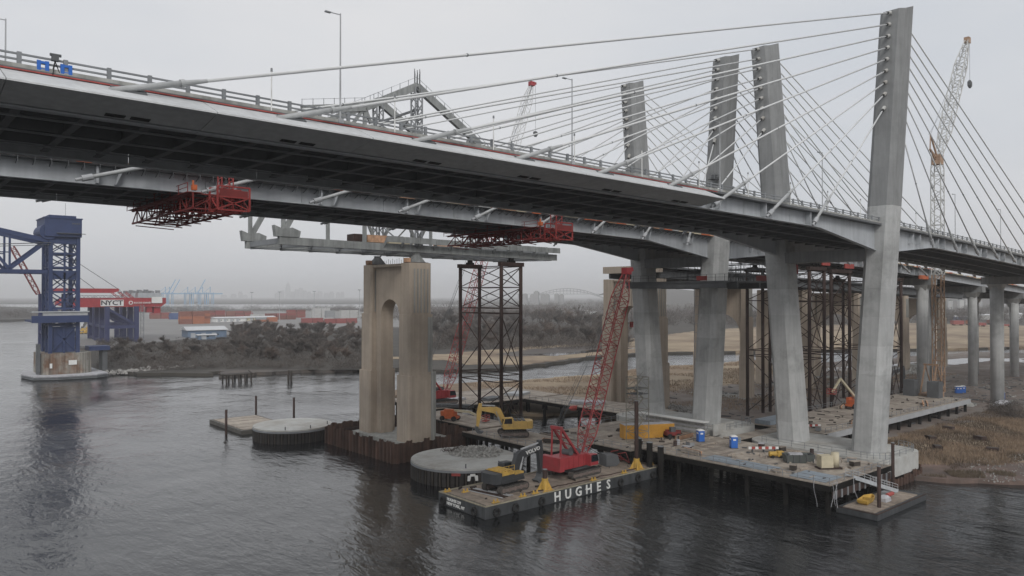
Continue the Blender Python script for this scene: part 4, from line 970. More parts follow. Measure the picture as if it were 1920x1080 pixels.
railing(W3, [(103.7, 97.3, Z + .1), (103.7, 123, Z + .1)], STEEL_MD); railing(W3, [(93.1, 120, Z + .1), (93.1, 97.2, Z + .1), (103.6, 97.2, Z + .1)], STEEL_MD)
A3b, W3b = platform('timber trestle right of the cofferdam carrying the orange boom lift', [(97.8, 107.6, 123.4, 150.0)], Z, along='x', matl=5.0)
A4, W4 = platform('rear trestle with pale deck carrying the second red crane', [(106.0, 150.0, 152.0, 176.0), (135.5, 150.0, 112.4, 151.8)], Z, matl=8, matw=2.4)
railing(W4, [(106.1, 152.2, Z + .1), (135.4, 152.2, Z + .1), (135.6, 113, Z + .1)], STEEL_MD)
A5, W5 = platform('long timber access trestle running to the shore on the right', [(146.0, 226.0, 73.8, 91.0)], Z, along='x', matl=8.5, matw=1.5)
W5.part('fascia_beam', MB().box(147, 226, 73.35, 73.67, Z - 1.1, Z + .05), GRATE, label='pale steel fascia beam along the trestle edge')
railing(W5, [(226, 74.0, Z + .1), (147, 74.0, Z + .1)], STEEL_MD); railing(W5, [(226, 90.8, Z + .1), (160, 90.8, Z + .1)], STEEL_MD)
A6, W6 = platform('timber link platform between the near and far pile caps', [(128.2, 145.8, 81.4, 85.2)], Z, along='x', matl=3.8, matw=1.5)
# pile caps with rounded corners
def pile_cap(label, x0, x1, y0, y1, zt, z0, r=4.0, piles=True):
    T = thing('pylon_footing', label, 'footing', ((x0 + x1) / 2, (y0 + y1) / 2, 0)); W = Wd(T)
    pts = []
    for cx, cy, a0 in ((x1 - r, y1 - r, 0), (x0 + r, y1 - r, 90), (x0 + r, y0 + r, 180), (x1 - r, y0 + r, 270)):
        for k in range(7): a = R(a0 + 15 * k); pts.append((cx + r * math.cos(a), cy + r * math.sin(a)))
    W.part('cap', MB().prism(pts, z0, zt, 'z'), CONC_CAP)
    ins = [((p_[0] - (x0 + x1) / 2) * .93 + (x0 + x1) / 2, (p_[1] - (y0 + y1) / 2) * .95 + (y0 + y1) / 2) for p_ in pts]
    if piles:
        me = [pile_profile(1.2, .35, -2, z0 - .2 + .3 * k).mesh('sheet_pile', RUST_PILE) for k in range(3)]; rr = random.Random(4)
        n = len(pts); per = 0
        for i in range(n):
            a, b = Vector(pts[i]), Vector(pts[(i + 1) % n]); ln = (b - a).length; m = max(1, round(ln / 1.2))
            rz = math.atan2(b.y - a.y, b.x - a.x)
            nn = Vector((b.y - a.y, a.x - b.x)).normalized() * .25
            for k in range(m):
                c = a.lerp(b, (k + .5) / m) + nn; W.inst('sheet_pile', rr.choice(me), (c.x, c.y, 0), rz=rz)
    railing(W, [(p_[0], p_[1], zt) for p_ in ins[12:]] , STEEL_MD, 1.07, 2.6)
    return T, W
pile_cap('pale concrete pile cap under the two near pylons', 128.3, 144.6, 54.2, 80.8, Z + .25, 1.5)
pile_cap('pale concrete pile cap under the two far pylons', 128.6, 143.6, 86.0, 115.4, Z + .9, 1.2)
T = thing('timber_shutter', 'grey stacked shutter wall with white ledge along the far pile cap', 'shutter', (128.0, 96, Z)); W = Wd(T)
for k in range(6): W.part('shutter_board', MB().box(127.6 - .02 * (k % 2), 128.2, 89, 104, Z + .1 + k * .4, Z + .48 + k * .4), TARP if k % 2 else CONC_GREY)
W.part('ledge', MB().box(126.6, 128.4, 88.6, 106, Z + 2.5, Z + 2.68), WHITE)
W.part('corner_board', MB().box(127.7, 134.5, 86.9, 87.3, Z + .1, Z + 2.3), CONC_CAP)
for k in range(9): MB
# mooring piles by the platform corner
for i, (x, top) in enumerate(((1217, 838), (1234, 837), (1250, 846))):
    q = P(x, 880, Z=0.5); q = Vector((105.0 + i * .55, 87.2 - i * 2.0, 0)); spud(q.x, q.y, 0, 6.6 - .5 * i, ['left', 'middle', 'right'][i] + ' of three dark timber mooring piles at the barge end', .55, BLACKEN)
# gangway from platform to barge
T = thing('gangway', 'sloping aluminium gangway from the trestle down to the lettered barge', 'gangway', (101, 95.5, BZ)); W = Wd(T)
a, b = Vector((99.2, 96.9, Z + .1)), Vector((101.0, 91.6, BZ + .25))
for dx in (-.6, .6):
    o = Vector((dx, 0, 0)); W.part('side_beam', MB().beam(a + o, b + o, .12, .4), GRATE)
    W.part('handrail', MB().beam(a + o + Vector((0, 0, 1)), b + o + Vector((0, 0, 1)), .07).beam(a + o + Vector((0, 0, .6)), b + o + Vector((0, 0, .6)), .06), GRATE)
W.part('tread', MB().beam(a, b, 1.1, .06), GRATE)
# small float at the right with gangway
SF, SW = float_barge('landing_barge', 'small rusty-edged landing float below the near pylon', 109.2, 126.4, 47.4, 53.4, .85, HULL, DECKM, 1.0)
SW.part('edge_rail', MB().box(109.2, 126.4, 47.4, 47.6, .85, .97).box(109.2, 109.4, 47.6, 53.4, .85, .97), RUST)
spud(113.2, 48.9, .85, 6.9, 'rusty guide pile through the near end of the small landing float', .27)
spud(125.2, 51.9, .85, 8.4, 'rusty guide pile at the right end of the small landing float', .25)
T = thing('gangway', 'sloping gangway from the pylon platform down to the small landing float', 'gangway', (120, 53, 1)); W = Wd(T)
a, b = Vector((114.5, 53.9, Z + .2)), Vector((124.3, 51.4, 1.1))
for dy in (-.65, .65):
    o = Vector((.15 * dy, dy, 0)); W.part('side_beam', MB().beam(a + o, b + o, .16, .6), STEEL_LT)
    W.part('handrail', MB().beam(a + o + Vector((0, 0, 1.05)), b + o + Vector((0, 0, 1.05)), .07).beam(a + o + Vector((0, 0, .65)), b + o + Vector((0, 0, .65)), .06), GRATE)
    mb = MB()
    for k in range(9): q = a.lerp(b, k / 8) + o; mb.beam(q, q + Vector((0, 0, 1.05)), .05)
    W.part('stanchions', mb, GRATE)
W.part('tread', MB().beam(a, b, 1.2, .06), GRATE)
T = thing('rescue_skiff', 'small open yellow skiff on the landing float', 'boat', (114.6, 51.3, .98), R(8))
def hull_ring(z, k): return [(x * k, y * k, z) for x, y in ((-2.4, -.75), (1.2, -.8), (2.3, -.35), (2.75, 0), (2.3, .35), (1.2, .8), (-2.4, .75))]
MB().loft([hull_ring(0, .75), hull_ring(.3, .92), hull_ring(.72, 1.0), hull_ring(.72, .9), hull_ring(.3, .8)]).build('hull', YEL, T)
for x in (-1.3, .3): MB().box(x, x + .3, -.66, .66, .5, .58).build('thwart', YEL, T)
T = thing('winch_box', 'small red and grey winch on the landing float', 'winch', (119.5, 50.6, .98)); MB().box(-.6, .6, -.5, .5, 0, .9).build('case', STEEL_MD, T); MB().tube((-.9, -.6, .6), (.9, -.6, .6), .3, n=10).build('drum', RED_LINE, T)
T = thing('covered_bundle', 'pale covered bundle on the landing float beside the winch', 'bundle', (117.3, 49.9, .98)); MB().loft([[(x * k, y * k, z) for x, y in ((-.9, -.6), (.8, -.7), (1, .5), (-.8, .7))] for z, k in ((0, 1), (.5, .95), (.85, .5))]).build('cover', TARP, T)
# hanging ropes at the platform corner
rr = random.Random(21)
for k, (X, Y) in enumerate(((107.0, 53.0), (107.3, 52.9), (107.9, 52.9), (113.5, 52.9), (106.9, 55.5))):
    mb = MB(); q = Vector((X, Y, Z + .5)); 
    for j in range(9):
        n_ = Vector((X + .5 * math.sin(j * .5 + k), Y - .12 - .1 * j * (k % 2), Z + .5 - j * (.42 if k < 3 else .5))); mb.tube(q, n_, .035, n=5); q = n_
    tag(mb.build('mooring_rope', TARP), 'pale mooring rope %s' % ['hanging in loops at the platform corner, leftmost', 'hanging at the platform corner, middle one', 'hanging at the platform corner, rightmost', 'hanging from the platform side above the landing float', 'hanging from the left edge near the platform corner'][k], 'rope', 'mooring ropes')

# ---------------------------------------------------------------- things on the platforms
def container(label, loc, rz, c, L_=12.2, W_=2.44, H_=2.6, group=None, simple=False, door=True):
    T = thing('shipping_container', label, 'container', loc, rz, group)
    mb = MB().box(-L_ / 2, L_ / 2, -W_ / 2, W_ / 2, 0, H_); mb.build('body', c, T)
    if not simple:
        mb = MB(); n = int(L_ / .55)
        for k in range(n): x = -L_ / 2 + .3 + k * (L_ - .6) / n; mb.box(x, x + .22, -W_ / 2 - .04, W_ / 2 + .04, .2, H_ - .2)
        mb.build('corrugation', c, T)
        MB().box(-L_ / 2 + .1, L_ / 2 - .1, -W_ / 2 + .1, W_ / 2 - .1, H_, H_ + .06).build('roof', TARP, T)
        for s in (-1, 1): MB().box(-L_ / 2 - .05, -L_ / 2 - .004, s * .62 - .55, s * .62 + .55, .15, H_ - .15).build('door', c, T)
    return T
container('long yellow site container behind the stair scaffold', (117.2, 95.2, Z + .05), R(-26), ORN_Y, 10.5)
T = thing('telehandler', 'small red site loader parked at the end of the yellow container', 'loader', (119.9, 91.2, Z + .05), R(-26))
MB().box(-1.4, 1.4, -.8, .8, .6, 1.3).build('chassis', RED_DK, T); MB().box(-.6, .4, -.7, .1, 1.3, 2.2).build('cab', STEEL_DK, T); MB().beam((-1.2, .4, 1.5), (2.0, .4, 1.2), .35).build('boom', RED_DK, T)
for x in (-.95, .95):
    for y in (-.85, .85): MB().tube((x, y - .2, .5), (x, y + .2, .5), .5, n=12).build('wheel', DARK, T)
def toilet(label, loc, rz):
    T = thing('portable_toilet', label, 'portable toilet', loc, rz, 'blue portable toilets')
    MB().box(-.58, .58, -.58, .58, .12, 2.1).build('cabin', BLUE_T, T); MB().box(-.66, .66, -.66, .66, 0, .12).build('skid', STEEL_DK, T)
    MB().loft([[(a * q, b * q, z) for a, b in ((-.62, -.62), (.62, -.62), (.62, .62), (-.62, .62))] for q, z in ((1, 2.1), (.98, 2.2), (.55, 2.38))]).build('roof', WHITE, T)
    d = MB().box(-.4, .4, -.61, -.583, .2, 2.0).build('door', BLUE_T, T); MB().box(-.26, .26, -.635, -.612, 1.45, 1.75).build('sign_panel', WHITE, d)
    MB().box(-.61, -.583, -.35, .35, 1.5, 1.8).build('side_vent', WHITE, T)
toilet('blue portable toilet standing by the grey shutter wall', (121.2, 85.6, Z + .02), R(-30))
toilet('blue portable toilet standing alone in the middle of the timber platform', (120.6, 78.0, Z + .02), R(-40))
for i, (x, y) in enumerate(((1795, 737), (1800, 737), (1806, 736), (1879, 748))):
    p = P(x, y, Z=.9); toilet('blue portable toilet %s' % ['in the row right of the orange crane, left one', 'in the row right of the orange crane, middle one', 'in the row right of the orange crane, right one', 'beside the round concrete column on the shore'][i], (p.x, p.y, .8), R(-50))
def stair_scaffold(label, cx, cy, z0, z1, wx, wy, mat, lift=2.0, platform_top=True):
    T = thing('stair_scaffold', label, 'scaffold', (cx, cy, z0)); W = Wd(T)
    mb = MB(); x0, x1, y0, y1 = cx - wx / 2, cx + wx / 2, cy - wy / 2, cy + wy / 2
    cs = ((x0, y0), (x1, y0), (x1, y1), (x0, y1))
    for c in cs: W.part('standard', MB().tube((*c, z0), (*c, z1), .09, n=6), mat)
    n = max(1, int((z1 - z0) / lift)); lg = MB(); st = MB(); dg = MB()
    for k in range(n + 1):
        z = z0 + (z1 - z0) * k / n
        for i in range(4): lg.tube((*cs[i], z), (*cs[(i + 1) % 4], z), .06, n=4)
        if k < n:
            zn = z0 + (z1 - z0) * (k + 1) / n
            a, b = ((x0 + .3, z), (x1 - .3, zn)) if k % 2 else ((x1 - .3, z), (x0 + .3, zn))
            st.beam((a[0], cy - .3, a[1]), (b[0], cy - .3, b[1]), .08, .3); st.beam((a[0], cy - .3, a[1] + 1), (b[0], cy - .3, b[1] + 1), .06)
            dg.tube((*cs[k % 4], z), (*cs[(k + 1) % 4], zn), .05, n=4); dg.tube((*cs[(k + 2) % 4], z), (*cs[(k + 3) % 4], zn), .05, n=4)
    W.part('ledgers', lg, mat); W.part('stair_flight', st, mat); W.part('diagonals', dg, mat)
    if platform_top:
        for zz in (z1 - 2.2, z1 - 3.2): W.part('landing', MB().box(x0, x1, y0, y1, zz, zz + .12), STEEL_DK)
        railing(W, [(x0, y0, z1 - 1.1), (x1, y0, z1 - 1.1), (x1, y1, z1 - 1.1), (x0, y1, z1 - 1.1)], mat, 1.1, 9, parent=None)
stair_scaffold('stair scaffold tower standing on the trestle left of the far pylon', 111.4, 92.8, Z + .1, 16.6, 3.2, 2.8, M('dull_scaffold_steel', (.23, .22, .19), .7, var=.2))
stair_scaffold('pale tall stair scaffold standing between the two far pylons', 158, 110.5, .8, 34, 4.2, 2.6, M('pale_scaffold_steel', (.27, .27, .27), .6, var=.2), 2.2, False)
# skip, tank, pump and plates
T = thing('waste_skip', 'dark green-grey waste skip on the timber platform near the inner pylon', 'skip', (118.6, 64.4, Z + .05), R(-42))
MB().loft([[(x * k, y * k2, z) for x, y in ((-2.4, -1.1), (2.4, -1.1), (2.4, 1.1), (-2.4, 1.1))] for z, k, k2 in ((0, .9, .92), (1.35, 1, 1), (1.35, .95, .93), (.25, .86, .85))]).build('body', M('skip_paint', (.085, .095, .09), .7, var=.25), T)
for k in range(5): MB().box(-2.2 + k * 1.05, -2.1 + k * 1.05, -1.2, 1.2, .1, 1.3).build('rib', STEEL_DK, T)
MB().box(2.3, 2.44, -.7, .5, .3, .9).build('white_panel', WHITE, T); MB().box(-1.6, .6, -.5, .5, .9, 1.5).build('waste_heap', TARP, T)
T = thing('storage_tank', 'cream box and upright cream tank on a skid on the timber platform', 'tank', (118.0, 59.0, Z + .05), R(-35))
MB().box(-1.5, .5, -.8, .8, .2, 2.1).build('box', CREAM, T); MB().tube((1.2, 0, .2), (1.2, 0, 2.5), .62, n=16).build('cylinder', CREAM, T, smooth=True); MB().box(-1.8, 2.0, -.9, .9, 0, .19).build('skid', RUST, T)
T = thing('generator', 'small yellow compressor on the timber platform left of the skip', 'compressor', (118.9, 68.6, Z + .05), R(-40))
MB().tube((-1.2, 0, .65), (.1, 0, .65), .42, n=12).build('air_tank', YEL, T); MB().box(.15, 1.2, -.5, .5, .25, 1.1).build('engine_box', YEL, T)
for x in (-.7, .7): MB().tube((x, -.6, .25), (x, .6, .25), .25, n=10).build('wheel', DARK, T)
for i, (x0, x1, y0, y1, lb) in enumerate(((108.6, 112.4, 64, 76.5, 'blue-grey steel plates laid on the left edge of the timber platform'), (108.4, 113.6, 54.6, 60.4, 'blue-grey steel plates laid at the front corner of the timber platform'), (147.5, 156.5, 86.4, 90.2, 'blue-grey sheeted stack on the access trestle behind the inner pylon'))):
    T = thing('steel_plate_stack', lb, 'plates', ((x0 + x1) / 2, (y0 + y1) / 2, Z), group='blue-grey plates')
    n = 3
    for k in range(n): MB().box(-(x1 - x0) / 2, (x1 - x0) / 2, -(y1 - y0) / 2 + (y1 - y0) * k / n, -(y1 - y0) / 2 + (y1 - y0) * (k + 1) / n - .06, .06, .14 + .02 * k + (.8 if i == 2 else 0)).build('plate', BLUE_MAT, T)
bars = [(121.5, 72.5, 'row of red and white barrier boards beside the inner pylon'), (149.5, 79.0, 'orange and white barrier boards by the access trestle edge')]
for x, y, lb in bars:
    T = thing('barrier', lb, 'barrier', (x, y, Z + .05), R(-40))
    for k in range(9): MB().box(-2.7 + k * .6, -2.15 + k * .6, -.05, .05, .5, .95).build('board', RED_LINE if k % 2 else WHITE, T)
    for k in (-2, 0, 2): MB().box(k - .08, k + .08, -.3, .3, 0, .5).build('foot', STEEL_DK, T)
cr = [(112.6, 62.0), (123.5, 63.0), (124.6, 58.2), (122.6, 56.8), (112, 82), (116, 84.2), (124.4, 70.8), (109.5, 91), (121, 99), (126, 88.8), (124.6, 74.8), (149, 76.5), (152, 79)]
cl = ['beside the front blue plates', 'right of the skip', 'right of the cream tank', 'nearest the landing gangway', 'by the left platform railing', 'left of the first blue toilet', 'under the inner pylon', 'beside the stair scaffold foot', 'behind the yellow container', 'against the shutter wall', 'beside the barrier boards', 'at the trestle near end', 'behind the orange barrier boards']
for i, ((x, y), lb) in enumerate(zip(cr, cl)):
    T = thing('timber_crate', 'small dark crate on the timber deck ' + lb, 'crate', (x, y, Z + .05), random.uniform(0, 3), 'crates on the platforms')
    MB().box(-.7, .7, -.5, .5, .1, .8).build('box', [TIMB_D, RUST, STEEL_MD][i % 3], T)
    for k in (-.4, .4): MB().box(-.75, .75, k - .1, k + .1, .0, .1).build('runner', TIMBER, T)
    MB().box(-.75, .75, -.55, .55, .8, .88).build('lid', [TIMBER, TARP, TIMBER][i % 3], T)
def boom_lift(label, loc, rz, segs, c=ORANGE, boomc=CREAM):
    T = thing('boom_lift', label, 'boom lift', loc, rz, 'orange boom lifts')
    MB().box(-1.9, 1.9, -1.0, 1.0, .5, 1.0).build('chassis', c, T)
    for x in (-1.4, 1.4):
        for y in (-1.1, 1.1): MB().tube((x, y - .22, .55), (x, y + .22, .55), .55, n=14).build('wheel', DARK, T)
    MB().loft([[(-1.9, -1.0, z), (1.3, -1.0, z), (1.3, 1.0, z), (-1.9, 1.0, z)] for z in (1.05, 2.1)]).build('turret', c, T)
    MB().box(-1.0, 1.2, -1.05, -.4, 2.1, 2.6).build('engine_cover', c, T)
    pts = [Vector((-1.2, .2, 2.3))] + [Vector(s) for s in segs]
    for k, (a, b) in enumerate(zip(pts[:-1], pts[1:])): MB().beam(a, b, .42 - .06 * k, .5 - .06 * k).build('boom', boomc if k != 1 or len(segs) < 3 else c, T)
    e = pts[-1]; bk = MB()
    for z in (0, .55, 1.1):
        for a, b in (((-.2, -.9), (.9, -.9)), ((.9, -.9), (.9, .9)), ((.9, .9), (-.2, .9)), ((-.2, .9), (-.2, -.9))): bk.beam(e + Vector((*a, z - .3)), e + Vector((*b, z - .3)), .08)
    for a in ((-.2, -.9), (.9, -.9), (.9, .9), (-.2, .9)): bk.beam(e + Vector((*a, -.3)), e + Vector((*a, .8)), .08)
    bk.box(e.x - .2, e.x + .9, e.y - .9, e.y + .9, e.z - .42, e.z - .35); bk.build('basket', RED_LINE, T)
boom_lift('orange boom lift with lowered cream boom right of the tan pier', (99.6, 136.5, Z + .05), R(-62), [(4.6, .2, 2.1), (8.2, .2, .75)])
boom_lift('orange boom lift with raised cream boom on the access trestle', (186.0, 86.6, Z + .05), R(176), [(6.0, .2, 7.6), (9.6, .2, 4.6)])
# materials on the rear trestle
for k in range(6):
    o = MB().tube((0, 0, 0), (0, -10.5, 0), .22, n=8).build('pipe_pile', STEEL_DK); o.location = (107.5 + (k % 3) * .6, 156.0, Z + .35 + (k // 3) * .42); o.rotation_euler = (0, 0, R(35)); tag(o, 'dark steel pipe %s on the rear trestle by the red crane' % ['lowest left', 'lowest middle', 'lowest right', 'upper left', 'upper middle', 'upper right'][k], 'pipe', 'pipes on the rear trestle')
for i, (x, y, lx, ly, c, lb) in enumerate(((120, 162, 5, 3, TARP, 'pale flat sheeted stack on the rear trestle'), (128, 157, 6, 4, STEEL_DK, 'dark flat steel stack on the rear trestle'), (140, 160, 7, 5, GRATE, 'pale steel plates at the back of the rear trestle'), (142, 135, 4, 9, TARP, 'long grey sheeted stack on the right arm of the rear trestle'))):
    T = thing('material_stack', lb, 'stack', (x, y, Z + .05), .2 * i)
    for k in range(3): MB().box(-lx / 2 + .2 * k, lx / 2 - .1 * k, -ly / 2, ly / 2 - .2 * k, k * .22, k * .22 + .2).build('layer', c, T)
o = MB().loft([[(a * q * 1.7, b * q * .8, z) for a, b in [(math.cos(t * .628), math.sin(t * .628)) for t in range(10)]] for q, z in ((.7, -.55), (1, 0), (.7, .55))]).build('marker_buoy', RED_LINE); o.location = P(1076, 765, X=135.0); tag(o, 'red oval float hanging on the side of the rear trestle', 'buoy')

# ---------------------------------------------------------------- pale tower crane with luffing jib on the access trestle
CX, CY = 233.4, 84.0
T = thing('tower_crane', 'tall crane with orange lower mast and pale luffing jib beyond the nearest pylon', 'crane', (CX, CY, Z)); W = Wd(T)
tr = thing
W.part('crawler_base', MB().box(CX - 12.5, CX + 1, CY - 3.6, CY - 2.2, .9, 2.2).box(CX - 12.5, CX + 1, CY + 2.2, CY + 3.6, .9, 2.2).box(CX - 9.5, CX - 2, CY - 2.2, CY + 2.2, 1.4, 2.6), STEEL_DK)
W.part('house', MB().box(CX - 10, CX - 1, CY - 1.8, CY + 1.8, 2.6, 4.8), CRANE_OR)
for s in (-1, 1): W.part('counterweight', MB().box(CX - 12.8, CX - 9.8, CY + s * 3.1 - 1.5, CY + s * 3.1 + 1.5, 2.6, 8.6), STEEL_DK)
W.part('mast_lower', MB().lattice((CX, CY, 4.5), (CX, CY, 38.0), 2.4, 2.4, 2.4, 2.2, .18, .02, n=4, lr=.09), CRANE_OR)
W.part('mast_upper', MB().lattice((CX, CY, 38.0), (CX, CY, 70.0), 2.6, 2.6, 2.2, 1.7, .15, .02, n=4, lr=.09), CRANE_WH)
W.part('mast_head', MB().box(CX - 1.4, CX + 1.4, CY - 1.2, CY + 1.2, 69.5, 72.2).beam((CX, CY, 71), (CX - 5.2, CY, 73.2), .5).beam((CX, CY, 70), (CX - 5.2, CY, 73.2), .3).beam((CX, CY, 71.5), (CX - 4.8, CY, 77.5), .4).beam((CX - 5.2, CY, 73.2), (CX - 4.8, CY, 77.5), .25), CRANE_OR)
tip = P(1813, 76, Y=CY)
W.part('jib', MB().lattice((CX + .8, CY, 71.5), tip, 1.2, 2.7, .9, 1.7, .14, .22, up=(0, 1, 0), n=4, lr=.085), CRANE_WH)
W.part('jib_head', MB().box(tip.x - .6, tip.x + 1.2, CY - .7, CY + .7, tip.z - .8, tip.z + 1.0), CRANE_OR)
W.part('pendant_line', MB().tube((CX - 4.8, CY, 77.5), tip, .06, n=4).tube((CX - 5.2, CY - .4, 73.2), (CX - 9.5, CY - .4, 5), .05, n=4).tube((CX - 4.8, CY + .5, 77.5), tip - Vector((1, 0, 9)), .05, n=4), STEEL_MD)
hx = tip.x + 2.2
W.part('hoist_line', MB().tube((hx, CY, tip.z), (hx, CY, tip.z - 12), .05, n=4), STEEL_MD)
W.part('hook_block', MB().loft([[(hx + a * q, CY + b * q, z) for a, b in ((-1, -.6), (1, -.6), (1, .6), (-1, .6))] for q, z in ((.3, tip.z - 14.3), (.75, tip.z - 13.6), (.75, tip.z - 12.4), (.3, tip.z - 11.8))]), STEEL_DK)
W.part('back_gantry', MB().beam((CX - 9, CY - 1.5, 4.8), (CX - 5.5, CY - 1.5, 12.6), .35).beam((CX - 9, CY + 1.5, 4.8), (CX - 5.5, CY + 1.5, 12.6), .35).beam((CX - 5.5, CY - 1.9, 12.6), (CX - 5.5, CY + 1.9, 12.6), .5).beam((CX - 5.5, CY - 1.5, 12.6), (CX - .5, CY - 1.5, 5), .3).beam((CX - 5.5, CY + 1.5, 12.6), (CX - .5, CY + 1.5, 5), .3), CRANE_OR)
A7, W7 = platform('low timber crane pad at the shore end of the access trestle', [(219.0, 240.0, 77.5, 90.9)], .95, along='x', matl=6.5, matw=1.8) if False else (None, None)

# ================================================================== BLUE LIFT BRIDGE (left)
T = thing('lift_bridge', 'blue steel vertical lift rail bridge tower with raised truss span at the left', 'lift bridge', (60, 345, 0)); W = Wd(T)
tx0, tx1, ty0, ty1, tz0, tz1 = 55.8, 65.2, 338.0, 352.0, 9.7, 55.0
def cols(z0, z1, w_=1.35):
    for X in (tx0, tx1):
        for Y in (ty0, ty1): W.part('tower_column', MB().box(X - w_ / 2, X + w_ / 2, Y - w_ / 2, Y + w_ / 2, z0, z1), BLUE_B)
cols(tz0, tz1)
W.part('tower_column', MB().box(tx0 - .55, tx0 + .75, 344.4, 345.6, tz0, tz1), BLUE_B)
lev = [9.7, 20.5, 27.0, 33.5, 41.5, 43.0, 48.5, 55.0]
for a, b in zip(lev[:-1], lev[1:]):
    for Y in (ty0, ty1):
        W.part('horizontal_strut', MB().beam((tx0, Y, b), (tx1, Y, b), .5, .7), BLUE_B)
        if b - a > 2: W.part('diagonal', MB().beam((tx0, Y, a), (tx1, Y, b), .4).beam((tx1, Y, a), (tx0, Y, b), .4), BLUE_B)
    for X in (tx0, tx1):
        W.part('horizontal_strut', MB().beam((X, ty0, b), (X, ty1, b), .5, .6), BLUE_B)
        if b - a > 2: W.part('diagonal', MB().beam((X, ty0, a), (X, ty1, b), .4).beam((X, ty1, a), (X, ty0, b), .4), BLUE_B)
W.part('mid_post', MB().box(60.2, 60.9, ty0 - .2, ty0 + .2, tz0, tz1), BLUE_B)
W.part('cladding_panel', MB().box(tx0 + .8, tx1 - .8, ty0 - .2, ty0 + .25, 38.4, 41.4), BLUE_B); W.part('cladding_panel', MB().box(tx0 + .5, tx1 - .2, ty0 - .3, ty0 + .3, 52.2, 55.4), BLUE_B)
mh = W.part('machine_house', MB().box(53.5, 66.2, 336.5, 353.5, 55.0, 62.0), BLUE_B)
W.part('roof', MB().box(53.2, 66.5, 336.2, 353.8, 62.0, 62.4).box(55.2, 64.5, 338, 352, 62.4, 63.4), BLUE_B, mh)
W.part('hood', MB().tube((55.0, 337.0, 56.8), (55.0, 351, 56.8), 3.1, n=18), BLUE_B, mh)
W.part('walkway', MB().box(57.5, 67.4, 335.6, 336.45, 56.2, 56.4), STEEL_DK, mh)
for k in range(4): W.part('vent', MB().box(62.8 + k * .75, 63.3 + k * .75, 336.4, 336.49, 60.0, 60.5), STEEL_DK, mh)
W.part('aerial', MB().tube((62, 345, 63.4), (62, 345, 69), .06, n=4), STEEL_DK, mh)
cwt = W.part('operator_gallery', MB().box(49.4, 68.6, 335.2, 337.0, 21.6, 24.3), BLUE_B)
W.part('gallery_roof', MB().box(49.2, 68.8, 335.0, 337.6, 25.6, 26.0), STEEL_LT, cwt)
W.part('gallery_windows', MB().box(53, 68.2, 335.4, 336.8, 24.31, 25.59), GRATE, cwt)
W.part('gallery_floor', MB().box(49.4, 68, 337.01, 352, 21.9, 22.6), BLUE_B, cwt)
W.part('counterweight_frame', MB().box(tx0 + .9, tx1 - .9, ty0 + .3, ty0 + .9, 10, 20.0), BLUE_B)
# pier and fender
pts = [(52.6, 338), (54.2, 335), (66.5, 334.5), (70.0, 337.5), (70.0, 353), (66, 357), (55, 357), (52.6, 353)]
pr = W.part('pier', MB().prism(pts, -1, 9.7, 'z'), M('stained_pier_concrete', (.30, .285, .25), .9, var=.2, scale=.15, streak=.5, c2=(.20, .12, .08), mix=(.5, .62)))
W.part('notice_board', MB().box(61.5, 64.3, 334.3, 334.42, 5.2, 7.0), WHITE, pr); W.part('notice_board', MB().box(55.2, 56.0, 334.4, 334.75, 4.2, 6.0), WHITE, pr)
W.part('ladder', MB().box(51.2, 52.5, 337, 338.6, 2, 13.5), STEEL_DK, pr)
fp = [(47.5, 346), (49.5, 332.5), (57, 328.5), (70, 327.5), (74.5, 331), (74.5, 360), (50, 360)]
W.part('fender_dock', MB().prism(fp, 1.2, 1.7, 'z'), TARP); W.part('fender_wall', MB().prism([(x * 1.0 + (.2 if x < 60 else -.2), y + .3) for x, y in fp], -1, 1.19, 'z'), STEEL_DK)
for z in (.3, .8): W.part('fender_rail', MB().prism([((x - 61) * 1.008 + 61, (y - 345) * 1.008 + 345) for x, y in fp], z, z + .18, 'z'), STEEL_MD)
# approach girder to the land
W.part('approach_girder', MB().box(70.0, 77.5, 341, 349, 9.9, 11.6), BLUE_B); W.part('approach_pier', MB().box(75.0, 76.8, 342, 348, -1, 9.9), STEEL_DK)
# lift span
sp = W.part('lift_span', MB().box(-20, 55.0, ty0 - .6, ty0 + .6, 40.6, 42.0).box(-20, 55.0, ty1 - .6, ty1 + .6, 40.6, 42.0), BLUE_B)
def ztp(X): return 53.2 + (55 - X) * .215
for Y in (ty0, ty1):
    W.part('top_chord', MB().beam((55, Y, ztp(55)), (0, Y, ztp(0)), 1.1, 1.7), BLUE_B, sp)
    for k, X in enumerate((55, 42.5, 30, 17.5, 5)):
        if k: W.part('vertical', MB().beam((X, Y, 42), (X, Y, ztp(X)), .7), BLUE_B, sp)
        if k < 4:
            a, b = (X, X - 12.5)
            W.part('diagonal', MB().beam((a, Y, ztp(a) if k % 2 == 0 else 42), (b, Y, 42 if k % 2 == 0 else ztp(b)), .8, 1.0), BLUE_B, sp)
    W.part('horizontal_strut', MB().beam((42.5, Y, 48.4), (30, Y, 48.4), .4), BLUE_B, sp)
for X in (50, 42.5, 36, 30): W.part('floor_beam', MB().box(X - .3, X + .3, ty0, ty1, 40.8, 41.8), BLUE_B, sp)
W.part('cable_tray', MB().tube((tx0, ty0 - 1, 52.5), (-10, ty0 - 1, 47.5), .15, n=4).tube((tx0, ty0 - 1, 51.7), (-10, ty0 - 1, 46.7), .12, n=4), STEEL_DK, sp)

